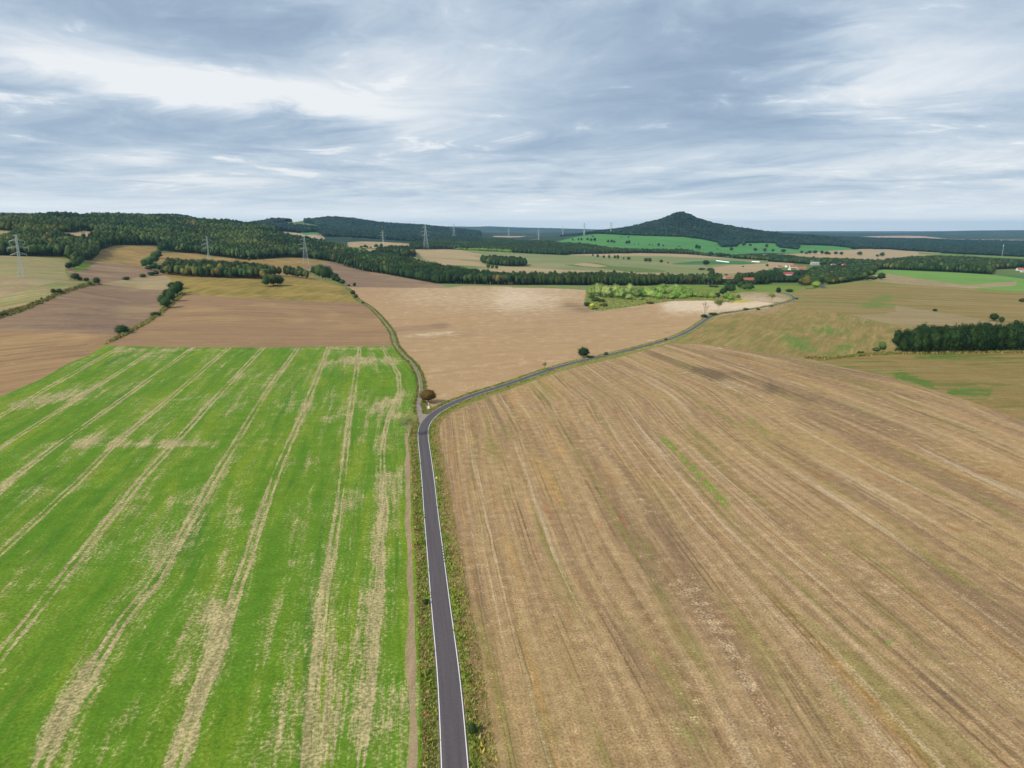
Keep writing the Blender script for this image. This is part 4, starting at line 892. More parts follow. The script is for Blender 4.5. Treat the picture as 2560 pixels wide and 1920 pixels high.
def ico(sub):
    import bmesh
    bm = bmesh.new(); bmesh.ops.create_icosphere(bm, subdivisions=sub, radius=1)
    v = np.array([q.co[:] for q in bm.verts]); f = [[q.index for q in p.verts] for p in bm.faces]; bm.free(); return v, f
ICO2 = ico(2); ICO3 = ico(3)
def crown_geo(seed, rx, h, z0, lump=.30, leaves=260, lsz=.7, shape='round', hi=False):
    """lumpy crown with leaf sprays standing off it; origin at the foot of the tree"""
    v, f = ICO3 if hi else ICO2
    out = []
    def dis(p):
        q = Vector(p)
        r = 1 + lump * (mnoise.noise(q * 1.9 + Vector((seed * 7.1, 0, 0))) + .6 * mnoise.noise(q * 4.3 + Vector((0, seed * 3.3, 0))))
        x, y, z = p
        if shape == 'pine': k = 1.0 if z > 0 else 1 - .25 * abs(z)
        elif shape == 'cone': k = max(.05, (1 - (z + 1) / 2)) * 1.25 + .05
        elif shape == 'poplar': k = .8 + .2 * (1 - abs(z))
        elif shape == 'bush': k = 1.0 + (.25 if z < 0 else 0)
        else: k = 1.0 + (.08 if z < 0 else 0)
        return (x * rx * r * k, y * rx * r * k, z0 + h / 2 + z * (h / 2) * (1 if shape == 'cone' else (.55 + .45 * r)))
    vs = [tuple(np.array(dis(p)) * 1.0) for p in v]
    # shrink the solid part a little so that the sprays carry the outline
    cz = z0 + h / 2
    kc = .78 if leaves > 1000 else .88
    vs = [(x * kc, y * kc, cz + (z - cz) * (kc + .03)) for x, y, z in vs]
    fs = [tuple(q) for q in f]
    R = random.Random(seed)
    for _ in range(leaves):
        th = R.uniform(0, 2 * math.pi); zz = R.uniform(-.95, 1); rr_ = math.sqrt(1 - zz * zz)
        p = Vector(dis((rr_ * math.cos(th), rr_ * math.sin(th), zz)))
        c = Vector((0, 0, cz)); p = c + (p - c) * R.uniform(.74 if leaves > 1000 else .86, 1.10)
        s = lsz * R.uniform(.5, 1.2)
        d1 = Vector((R.gauss(0, 1), R.gauss(0, 1), R.gauss(0, .7))).normalized() * s
        d2 = Vector((R.gauss(0, 1), R.gauss(0, 1), R.gauss(0, .7))).normalized() * s
        n = len(vs); vs += [tuple(p - d1 * .5 - d2 * .3), tuple(p + d1 * .6), tuple(p + d2 * .7)]; fs.append((n, n + 1, n + 2))
    return vs, fs
def trunk_geo(seed, hgt, r, lean=.03, limbs=4, rx=3):
    m = MB(); R = random.Random(seed); p = Vector((0, 0, -.3)); top = Vector((R.uniform(-1, 1) * lean * hgt, R.uniform(-1, 1) * lean * hgt, hgt))
    mid = (p + top) / 2 + Vector((R.uniform(-.1, .1) * r * 4, R.uniform(-.1, .1) * r * 4, 0))
    m.bar(p, mid, r, r * .75, 5); m.bar(mid, top, r * .75, r * .4, 5)
    for k in range(limbs):
        a = 2 * math.pi * (k + R.random() * .6) / max(limbs, 1); s = mid.lerp(top, R.uniform(0, .8))
        m.bar(s, s + Vector((math.cos(a) * rx * .6, math.sin(a) * rx * .6, hgt * .28)), r * .4, r * .15, 4)
    return m.v, m.f
def branchy(seed, hgt, r, spread, depth, leaf, mleaf_sz, fan=.75, cnt=3, top=.5, blank=.1):
    R = random.Random(seed); m = MB(); lv = []; lf = []
    def grow(p, d, L, r_, k):
        q = p + d * L; m.bar(p, q, r_, r_ * .62, 4 if k < depth - 1 else 3)
        if k >= depth - 3 and leaf > 0 and R.random() > blank:
            for _ in range(leaf):
                c = q + Vector((R.gauss(0, 1), R.gauss(0, 1), R.gauss(0, .8))) * mleaf_sz * 1.3
                a = Vector((R.gauss(0, 1), R.gauss(0, 1), R.gauss(0, .6))).normalized() * mleaf_sz; b2 = Vector((R.gauss(0, 1), R.gauss(0, 1), R.gauss(0, .6))).normalized() * mleaf_sz
                n = len(lv); lv.extend([tuple(c - a * .5), tuple(c + a * .5), tuple(c + b2 * .8)]); lf.append((n, n + 1, n + 2))
        if k < depth:
            for _ in range(cnt):
                e = (d + Vector((R.gauss(0, 1), R.gauss(0, 1), R.gauss(0, .5))) * fan * spread).normalized(); e.z = max(e.z, -.05) + .12
                grow(q, e.normalized(), L * R.uniform(.6, .82), r_ * .58, k + 1)
    grow(Vector((0, 0, -.2)), Vector((R.uniform(-.06, .06), R.uniform(-.06, .06), 1)).normalized(), hgt * (1 - top), r, 0)
    return (m.v, m.f), (lv, lf)
def make_mesh(name, vs, fs, mats, midx=None, smooth=True):
    me = bpy.data.meshes.new(name); me.from_pydata(vs, [], fs)
    for q in mats: me.materials.append(q)
    if midx is not None: me.polygons.foreach_set('material_index', np.asarray(midx, dtype=np.int32))
    if smooth: me.polygons.foreach_set('use_smooth', np.ones(len(me.polygons), bool))
    me.update(); return me
# kind -> list of (crown mesh, trunk mesh, joined mesh); all of height 1 unit = metre, nominal total height in KH
KINDS = {}; KH = {}
def kind(name, leafm, bark, H0, rx, z0, shape='round', n=3, lump=.3, leaves=260, lsz=.7, tr=.22, hi=False, limbs=4):
    L = []
    for i in range(n):
        cv, cf = crown_geo(i * 13 + len(KINDS) * 101 + 5, rx, H0 - z0, z0, lump, leaves, lsz, shape, hi)
        tv, tf = trunk_geo(i + 3, z0 + (H0 - z0) * .45, tr, .02, limbs, rx)
        cm = make_mesh(name + '_crown', cv, cf, [leafm]); tm = make_mesh(name + '_trunk', tv, tf, [bark])
        jv = cv + tv; jf = cf + [tuple(q + len(cv) for q in f) for f in tf]
        jm = make_mesh(name, jv, jf, [leafm, bark], [0] * len(cf) + [1] * len(tf))
        L.append((cm, tm, jm))
    KINDS[name] = L; KH[name] = H0
kind('broadleaf', L_dark, M_bark, 13.0, 4.6, 1.6, n=4, lump=.55, leaves=520, lsz=.8)
kind('wood_tree', L_mix, M_bark, 16.0, 4.4, 4.0, n=5, lump=.5)
kind('far_tree', L_far, M_bark, 15.0, 4.6, 2.0, n=3, lump=.5, leaves=160, lsz=1.1)
kind('pine', L_dark, M_pale, 19.0, 3.2, 7.5, shape='pine', n=3, lump=.36, tr=.20, limbs=3)
kind('spruce', L_teal, M_bark, 17.0, 2.9, 1.5, shape='cone', n=2, lump=.22, leaves=200)
kind('willow', L_light, M_bark, 11.0, 5.4, .3, shape='bush', n=3, lump=.55, leaves=1300, lsz=.7, hi=True)
kind('bright_tree', L_bright, M_bark, 9.0, 4.0, .4, shape='bush', n=3, lump=.5, leaves=700, lsz=.7, hi=True)
kind('bush', L_dark, M_bark, 4.5, 2.6, .1, shape='bush', n=3, lump=.5, leaves=420, lsz=.45, limbs=0, tr=.1)
kind('tall_tree', L_dark, M_bark, 20.0, 3.7, 2.6, shape='round', n=4, lump=.60, leaves=1500, lsz=.75, hi=True, tr=.25)
kind('clump_tree', L_rust, M_bark, 7.6, 3.5, 1.0, n=1, lump=.36, leaves=1500, lsz=.30, hi=True, tr=.28, limbs=6)
kind('round_tree', L_dark, M_bark, 9.0, 4.1, .9, n=1, lump=.36, leaves=1500, lsz=.42, hi=True, limbs=5)
kind('yellow_bush', L_yel, M_bark, 2.2, 2.2, .0, shape='bush', n=1, leaves=200, lsz=.3, limbs=0, tr=.05)

NTREE = 0; PLACED = []
def tree(kd, loc, height, label, cat='tree', group=None, width=None, parts=False, name=None, var=None):
    global NTREE
    L = KINDS[kd]; i = (NTREE if var is None else var) % len(L); NTREE += 1
    sc = height / KH[kd]; sw = sc if width is None else width
    rz = random.uniform(0, 6.28); nm = name or (cat.replace(' ', '_'))
    if parts:
        e = empty(nm, loc, rz); e.scale = (sw, sw, sc); tag(e, label, cat, group)
        for q, me in (('crown', L[i][0]), ('trunk', L[i][1])):
            o = link(bpy.data.objects.new(q, me)); o.parent = e
        PLACED.append((loc[0], loc[1])); return e
    o = link(bpy.data.objects.new(nm, L[i][2])); o.location = loc; o.rotation_euler = (0, 0, rz); o.scale = (sw, sw, sc)
    tag(o, label, cat, group); PLACED.append((loc[0], loc[1])); return o
def tree_px(kd, px, py, hpx, label, wpx=None, **kw):
    """a tree whose foot stands at a photo point and whose height there is hpx photo pixels"""
    g = ground(px, py); k = ppm(g); h = hpx / k
    w0 = None
    if wpx:
        rx = {'broadleaf': 4.6, 'wood_tree': 4.4, 'pine': 3.2, 'spruce': 2.9, 'willow': 5.4, 'bright_tree': 4.0, 'bush': 2.6, 'tall_tree': 3.6, 'clump_tree': 3.5, 'round_tree': 4.1, 'yellow_bush': 2.2, 'far_tree': 4.6}[kd]
        w0 = wpx / k / (2 * rx)
    return tree(kd, g, h, label, width=w0, **kw)
_ONES = ['first', 'second', 'third', 'fourth', 'fifth', 'sixth', 'seventh', 'eighth', 'ninth', 'tenth', 'eleventh', 'twelfth', 'thirteenth', 'fourteenth', 'fifteenth', 'sixteenth', 'seventeenth', 'eighteenth', 'nineteenth']
def OW(i):
    if i < 19: return _ONES[i]
    n_ = i + 1; t_ = {2: ('twentieth', 'twenty'), 3: ('thirtieth', 'thirty'), 4: ('fortieth', 'forty')}[n_ // 10]
    return t_[0] if n_ % 10 == 0 else t_[1] + '-' + _ONES[n_ % 10 - 1]
ORD = ['leftmost', 'second from the left', 'third from the left', 'fourth from the left', 'fifth from the left', 'sixth from the left', 'seventh from the left', 'eighth from the left', 'ninth from the left', 'tenth from the left', 'eleventh from the left', 'twelfth from the left', 'thirteenth from the left', 'fourteenth from the left', 'fifteenth from the left']

# --- trees by the road
tree_px('clump_tree', JZ(765,880)[0][0], JZ(765,885)[0][1], 37, 'rusty brown round tree at the road junction behind the white shrine', wpx=44, parts=True, name='roadside_tree')
tree_px('round_tree', R3(618,0)[0][0], R3(0,1362)[0][1], 27, 'dark green round tree standing alone beside the middle of the road', wpx=29, parts=True, name='roadside_tree')
def branchy_tree(px, py, hpx, label, bark, leafm, seed, name='tree', **kw):
    g = ground(px, py); h = hpx / ppm(g)
    (tv, tf), (lv, lf) = branchy(seed, 1.0 * 10, **kw)
    zs = [v[2] for v in tv]; s = h / max(zs)
    e = empty(name, g, random.uniform(0, 6)); e.scale = (s, s, s); tag(e, label, 'tree')
    o = link(bpy.data.objects.new('trunk', make_mesh('trunk', tv, tf, [bark], smooth=False))); o.parent = e
    if lv:
        o = link(bpy.data.objects.new('crown', make_mesh('crown', lv, lf, [leafm], smooth=False))); o.parent = e
    PLACED.append((g.x, g.y)); return e
branchy_tree(*JZ(428,1455)[0], 47, 'thin pale barked birch with sparse green leaves left of the bend', M_pale, L_thin, 11, name='birch_tree', r=.20, spread=.75, depth=6, leaf=4, mleaf_sz=.22, top=.74, cnt=3, blank=.3)
branchy_tree(*QZ(285,708)[0], 38, 'bare dead tree without leaves beside the road', M_grey, None, 5, name='dead_tree', r=.30, spread=.42, depth=5, leaf=0, mleaf_sz=.3, top=.72, cnt=3)
branchy_tree(*QZ(528,650)[0], 34, 'half bare roadside tree with loose clumps of green leaves', M_pale, L_thin, 23, name='roadside_tree', r=.30, spread=.55, depth=5, leaf=7, mleaf_sz=.55, top=.66, cnt=3, blank=.35)
branchy_tree(*QZ(1440,470)[0], 26, 'pale yellow green feathery tree inside the far road bend', M_grey, leaf_mat('leaves_feathery', (.26, .30, .08, 1), (.34, .36, .11, 1)), 31, name='roadside_tree', r=.15, spread=.6, depth=5, leaf=6, mleaf_sz=.50, top=.72, cnt=3)
branchy_tree(*R3(278,1470)[0], 19, 'small scrubby sapling on the near road verge', M_bark, L_bright, 41, name='sapling', r=.12, spread=.5, depth=4, leaf=9, mleaf_sz=.45, top=.7, cnt=3)
for (x, y, hh, ww, lb) in [(812,1338,8,9,'small green bush on the verge right of the round roadside tree'), (670,1362,5,18,'low green scrub at the foot of the round roadside tree'), (1330,1212,4,7,'small bush on the verge below the road bend')]:
    tree_px('bush', *R3(x, y)[0], hh, lb, wpx=ww, cat='bush')
for (x, y, hh, ww, lb) in [(280,720,9,16,'dark bush at the foot of the dead tree'), (430,672,6,22,'low hedge bush between the dead tree and the half bare tree'), (1000,585,5,14,'small bush on the verge of the long road bend'), (1210,585,4,9,'tiny verge bush on the lower edge of the far road'), (1440,530,3,8,'tiny bush beside the road before the far bend'), (1560,290,14,11,'dark round bush left of the far end of the road'), (1750,278,8,17,'dark wide bush right of the far end of the road'), (1875,400,4,9,'small bush outside the far bend of the road')]:
    tree_px('bush', *QZ(x, y)[0], hh, lb, wpx=ww, cat='bush')
tree_px('bush', *B1(850, 1440)[0], 32, 'dark green bush on the right verge at the bottom of the picture', wpx=22, cat='bush')
tree_px('bush', *B1(548, 600)[0], 16, 'small dark green bush on the left verge of the straight road', wpx=12, cat='bush')
# --- left side single bushes
for (x, y, hh, ww, kd, lb) in [
  (1055,1150,70,105,'bush','dark green rounded bush alone on the ditch between two brown fields'),
  (650,692,62,70,'broadleaf','dark tree left of the gap at the end of the pylon field'), (692,694,32,44,'bush','low dark bush touching the right side of the dark tree at the pylon field'),
  (748,700,30,44,'bush','dark bush on the skyline edge of the striped field'), (838,726,58,62,'broadleaf','dusky green tree at the top corner of the mauve field'), (778,738,32,36,'bush','small bush just left of the dusky tree at the mauve field corner'),
  (462,806,40,40,'bush','left of two dark bushes on the hedge bank'), (514,806,42,48,'bush','right of two dark bushes on the hedge bank'), (20,1000,34,90,'bush','dark scrub patch on the hedge bank at the left edge'),
  (1092,690,28,60,'bush','dark bush in the middle of the pale field boundary'), (1236,668,32,50,'bush','dark bush on the field edge left of the knoll wood'), (1340,1000,34,80,'bush','brownish scrub on the ditch below the hedgerow trees')]:
    tree_px(kd, *R1(x, y)[0], hh * S, lb, wpx=ww * S, cat='bush' if kd == 'bush' else 'tree')
for i, (x, y, hh, ww) in enumerate([(1440,935,105,100),(1400,905,90,70),(1480,880,110,80),(1450,850,80,80),(1510,830,110,90),(1545,810,95,80),(1490,770,60,80),(1545,770,70,70)]):
    tree_px('broadleaf', *R1(x, y)[0], hh * S, 'dark green hedgerow tree beside the big brown field, %s from the bottom' % OW(i), wpx=ww * S, group='hedgerow trees beside the brown field')
for i, (x, y, hh, ww) in enumerate([(600,598,60,60),(640,590,70,70),(675,570,60,70),(700,545,60,60),(1250,585,75,55),(1300,575,80,60),(1340,545,80,60),(1340,605,60,60),(1290,606,40,70),(1370,505,70,60),(1330,500,50,50),(1395,450,60,50),(1380,608,50,50),(1410,640,50,50),(1310,655,35,60),(1350,650,40,50)]):
    tree_px('broadleaf', *R1(x, y)[0], hh * S, ('dark tree in the hedge at the pylon field corner, %s from the left' % OW(i) if x < 1000 else 'dark tree of the hedge climbing to the hillside wood, %s of its cluster' % OW(i - 4)), wpx=ww * S, group=('hedge at the pylon field' if x < 1000 else 'hedge climbing to the wood'))
# knoll: bush group and round copse
for i, (x, y, hh, ww) in enumerate([(90,748,100,80),(150,740,100,100),(205,738,80,80),(120,700,60,80)]):
    tree_px('broadleaf', *R2(x, y)[0], hh * S, 'dark tree, %s from the left in the group jutting onto the golden knoll' % ['second', 'third', 'rightmost', 'first and upper'][i], wpx=ww * S, group='trees jutting onto the golden knoll')
for i, (x, y, hh, ww) in enumerate([(510,650,80,70),(550,672,110,80),(600,690,115,85),(635,690,95,70),(560,640,80,80),(620,660,90,80)]):
    tree_px('broadleaf', *R2(x, y)[0], hh * S, 'dark tree of the dense round copse right of the knoll, %s of six' % OW(i), wpx=ww * S, group='round copse right of the knoll')
for i, (x, y, hh, ww) in enumerate([(680,715,75,60),(710,730,70,60),(745,740,55,55),(690,690,60,50)]):
    tree_px('wood_tree', *R2(x, y)[0], hh * S, 'olive tree in the hedge trailing from the round copse, %s of four' % OW(i), wpx=ww * S, group='hedge trailing from the copse')
for (x, y, hh, ww, lb) in [(803,742,14,22,'tiny bush where the field track meets the mauve field'), (852,746,32,26,'small round bush at the left end of the mauve field line'), (838,815,38,38,'green bush right of the field track, upper of two'), (862,845,32,32,'green bush right of the field track, lower of two'), (925,895,20,26,'dark little bush on the right edge of the field track'), (366,592,24,22,'lone bush on the golden meadow below the tension pylon'), (325,594,12,30,'low scrub beside the lone bush on the golden meadow')]:
    tree_px('bush', *R2(x, y)[0], hh * S, lb, wpx=ww * S, cat='bush')
# --- middle distance rows
row = [(568,420,38,28),(652,446,60,42),(756,455,52,38),(850,466,70,42),(945,462,62,45),(998,468,70,50),(1100,474,38,32),(1186,486,58,70)]
for i, (x, y, hh, ww) in enumerate(row):
    tree_px('broadleaf', *WZ(x, y)[0], hh * T, 'small dark tree, %s in the row across the pale green plain' % ORD[i], wpx=ww * T, group='tree row across the plain')
for (x, y, hh, ww, lb) in [(1484,520,76,68,'left of the pair of touching dark trees on the plain'), (1546,522,78,68,'right of the pair of touching dark trees on the plain'), (1748,532,56,58,'single dark tree with a flat crown on the plain'), (1868,546,26,30,'tiny bush right of the single flat crowned tree')]:
    tree_px('broadleaf', *WZ(x, y)[0], hh * T, lb, wpx=ww * T, cat='tree')
for (x, y, hh, ww, lb) in [(1678,565,46,56,'dark round tree beside the dark green strip on the plain'), (1638,606,20,56,'low dark bush left of the village fields'), (1712,616,30,60,'low wide dark tree left of the village fields'), (1728,658,62,46,'tall dark tree standing over the river wood'), (1995,580,12,16,'tiny bush in the straw field beyond the village'), (2205,575,22,24,'small tree at the corner of the straw field'), (1852,662,24,26,'small tree left of the hidden brown roof')]:
    tree_px('broadleaf', *R3(x, y)[0], hh * S, lb, wpx=ww * S, cat='tree')
grn = [(218,150,38,36),(320,148,48,34),(372,150,50,36),(475,150,50,46),(538,162,54,50),(600,165,66,52),(830,184,52,44),(892,188,58,50),(935,190,46,40),(1152,210,60,50),(1190,210,72,52),(1702,250,60,46),(1784,252,36,32)]
for i, (x, y, hh, ww) in enumerate(grn):
    tree_px('far_tree', *WZ(x, y)[0], hh * T, 'small dark tree, %s on the bright green slope' % ORD[i], wpx=ww * T, group='trees on the green slope')
for i, (x, y, hh, ww) in enumerate([(1282,222,22,14),(1358,224,32,16),(1545,230,26,24),(1597,238,20,16),(1060,102,20,16),(1180,104,32,30),(565,82,20,50),(2052,262,26,24),(2080,262,22,12)]):
    tree_px('far_tree', *WZ(x, y)[0], hh * T, 'tiny dark shrub on the bright green slope, %s of the scattered shrubs' % OW(i), wpx=ww * T, group='shrubs on the green slope', cat='shrub')
sl2 = [(1595,425,42,30),(1618,428,36,26),(1896,440,32,34),(2000,402,50,40),(2058,400,22,28),(2102,445,32,34),(2184,448,34,32),(2200,412,34,28),(1775,430,14,12)]
for i, (x, y, hh, ww) in enumerate(sl2):
    tree_px('far_tree', *R3(x, y)[0], hh * S, 'dark tree, %s in the scatter right of the green slope' % ORD[i], wpx=ww * S, group='trees right of the green slope')
sl3 = [(42,448,26,28),(130,454,30,46),(290,462,24,26),(330,468,18,30),(360,466,30,34),(405,468,34,40),(465,470,34,28),(505,474,32,42),(532,474,22,20),(584,472,28,36),(634,477,30,32)]
for i, (x, y, hh, ww) in enumerate(sl3):
    tree_px('far_tree', *R4(x, y)[0], hh * S, 'round dark tree, %s in the row edging the distant straw field' % ORD[i], wpx=ww * S, group='row edging the straw field')
for (x, y, hh, ww, lb) in [(792,480,36,42,'single round tree in the middle of the distant straw field'), (944,492,22,26,'small shrub left of the straw field tree'), (986,490,38,42,'dark tree at the corner of the distant straw field'), (975,690,62,66,'big dark tree at the left end of the green pasture'), (905,692,34,70,'low dark thicket left of the green pasture'), (862,694,30,40,'small dark thicket where the grassy field meets the village wood'),
    (1442,962,24,34,'small dark bush on the line across the grassy field'), (1952,1045,68,74,'largest of three dark trees on the right field boundary'), (2016,1062,54,42,'middle one of three dark trees on the right field boundary'), (2144,1085,50,46,'rightmost of three dark trees on the right field boundary'), (2195,882,34,40,'dark bush at the right edge of the picture'), (785,1336,32,32,'left of two small round bushes beside the ditch'), (815,1336,32,30,'right of two small round bushes beside the ditch'),
    (985,1324,108,66,'pointed olive tree in front of the dark wood'), (935,1326,56,70,'wide bush at the foot of the pointed olive tree'), (1130,1312,40,60,'grey green scrub at the left end of the dark wood')]:
    tree_px('poplar_olive' if False else ('wood_tree' if 'pointed' in lb else ('bush' if 'bush' in lb or 'scrub' in lb else 'broadleaf')), *R4(x, y)[0], hh * S, lb, wpx=ww * S, cat='bush' if 'bush' in lb or 'scrub' in lb else 'tree')
for i, (x, y, hh, ww) in enumerate([(1318,905,80,60),(1390,912,70,58),(1462,920,70,60)]):
    tree_px('broadleaf', *LZ(x, y)[0], hh * T, '%s tree of three in front of the oval copse' % ['left', 'middle', 'right'][i], wpx=ww * T)
for i, (x, y, hh, ww) in enumerate([(30,690,60,80),(110,690,80,90),(160,690,50,50),(225,692,46,50),(340,690,100,95),(455,688,110,80),(545,688,50,50),(590,688,50,40),(640,690,40,36)]):
    tree_px('wood_tree', *NZ(x, y)[0], hh * .11754, 'small tree, %s from the left in the broken row below the pylon straw field' % OW(i), wpx=ww * .11754, group='broken row below the straw field')
# --- dark wood at the right: every trunk of the front rows
R = random.Random(3)
g0 = ground(*R4(1175,1326)[0]); g1 = ground(*R4(2212,1314)[0]); dvv = (g1 - g0); 
for i in range(74):
    row_ = i % 3; t_ = (i // 3 + R.uniform(-.3, .3) + row_ * .33) / 22.0
    p = g0 + dvv * t_; off = [0, 7, 15][row_] + R.uniform(-2, 2)
    p.y += off; p.z = float(H(p.x, p.y)); hh = (14.5 + 4.5 * min(1, max(0, t_ * 3))) * R.uniform(.88, 1.12)
    if t_ < .02: hh *= .8
    tree('tall_tree', p, hh, 'tall dark tree in the right hand wood, %s row, %s from its left end' % (['front', 'middle', 'back'][row_], OW(i // 3)), group='trees of the dark wood on the right', parts=True, width=hh / 20 * R.uniform(.95, 1.5), name='wood_tree')
# --- marsh willows
wil = [('willow',700,1120,230,200,'dense bright green rounded tree, largest of the marsh grove'),('willow',560,1100,180,150,'dull green tree with reddish patches at the left end of the marsh grove'),('willow',800,1130,210,190,'bright green willow second from the left in the marsh grove'),
 ('willow',960,1130,230,240,'pale grey green willow with drooping sprays in the marsh grove'),('willow',1060,1150,190,200,'low pale willow in front of the marsh grove'),('willow',1200,1080,190,160,'tall pale willow right of the drooping one'),('willow',1200,1170,100,120,'small yellow green willow at the front of the grove'),
 ('willow',1320,1130,160,190,'rounded olive willow at the right end of the marsh grove'),('willow',640,1060,180,160,'leafy green tree behind the left end of the marsh grove')]
for kd, x, y, hh, ww, lb in wil: tree_px(kd, *WZ(x, y)[0], hh * T, lb, wpx=ww * T, parts=True, name='willow_tree')
R = random.Random(12)
for i in range(44):
    t_ = i / 44; x = 1400 + t_ * 900 + R.uniform(-9, 9); y = 1100 + R.uniform(-90, 75) * (1 - .2 * t_)
    kd = 'bright_tree' if R.random() < .7 else 'willow'
    tree_px(kd, *WZ(x, y)[0], (95 + R.uniform(-25, 35)) * T, 'bright green marsh willow in the thicket, %s from the left' % OW(i), wpx=(110 + R.uniform(-25, 40)) * T, group='marsh thicket willows')
for i, (x, y, hh, ww, kd) in enumerate([(110,360,80,120,'bright_tree'),(220,375,90,110,'bright_tree'),(330,380,90,100,'bright_tree'),(420,385,100,110,'bright_tree'),(510,380,95,90,'broadleaf'),(600,330,120,120,'broadleaf'),(690,280,150,140,'broadleaf'),(760,290,160,130,'broadleaf'),(660,395,110,110,'bright_tree'),(745,415,100,100,'bright_tree'),(870,385,70,60,'bright_tree'),(1060,250,130,150,'broadleaf'),(980,240,100,120,'broadleaf'),(900,220,120,120,'broadleaf'),(400,190,35,80,'bush'),(480,195,35,90,'bush')]):
    tree_px(kd, *QZ(x, y)[0], hh * T, 'rounded %s tree at the village end of the marsh, %s in the cluster' % ('light green' if kd == 'bright_tree' else 'dark green', OW(i)), wpx=ww * T, group='%s trees at the end of the marsh' % ('light' if kd == 'bright_tree' else 'dark'))
for (x, y, hh, ww, kd, lb) in [(470,1280,70,110,'bush','dark shrub at the left tip of the marsh'), (560,1290,60,110,'yellow_bush','yellow flowering shrub at the marsh tip'), (620,1200,70,150,'bush','brownish shrub below the marsh grove'), (720,1215,60,120,'bush','low shrub right of the brownish one in the marsh'), (760,1290,60,130,'bush','wide low shrub in the middle of the marsh grass'), (550,1150,60,100,'bush','shrub at the foot of the reddish marsh tree'), (1400,1180,60,80,'bright_tree','small light green bush in the marsh grass'), (1550,1240,40,140,'bush','low dark mound shrub on the marsh margin'), (610,1340,30,120,'bush','low shrub at the lowest tip of the marsh')]:
    tree_px(kd, *WZ(x, y)[0], hh * T, lb, wpx=ww * T, cat='shrub')
# --- village trees that stand apart
tree_px('wood_tree', *VZ(1220,640)[0], 240 * T, 'tall dull green tree at the village entrance left of the road', wpx=170 * T, parts=True)
tree_px('bright_tree', *VZ(1390,612)[0], 110 * T, 'rounded olive green tree beside the village road', wpx=140 * T, parts=True)

HPX = [VZ(215,500)[0], VZ(905,405)[0], VZ(985,272)[0], VZ(1130,300)[0], VZ(920,318)[0], VZ(870,262)[0], VZ(1365,222)[0], VZ(1860,245)[0], VZ(1680,240)[0], VZ(740,262)[0], R3(1870,680)[0], ZR(1490,985)[0], ZR(2125,990)[0], ZR(2190,1025)[0], LZ(905,328)[0], LZ(940,332)[0], VZ(910,418)[0]]
HLOC = [(g_.x, g_.y) for g_ in (ground(*q_) for q_ in HPX)]
def free(A):
    k = np.ones(len(A), bool); Y = np.exp(A[:, 1]); X = A[:, 0] * Y
    for hx, hy in HLOC: k &= ~((abs(X - hx) < 17) & (abs(Y - hy) < 12))
    return A[k]
def hcap(X, Y):
    c_ = np.full(len(X), 99.0)
    for hx, hy in HLOC:
        d_ = hy - Y; xx = X * hy / Y
        m_ = (abs(xx - hx) < 17) & (d_ > 0) & (d_ < 420); c_ = np.where(m_, np.minimum(c_, 2.0 + .046 * d_), c_)
    return c_

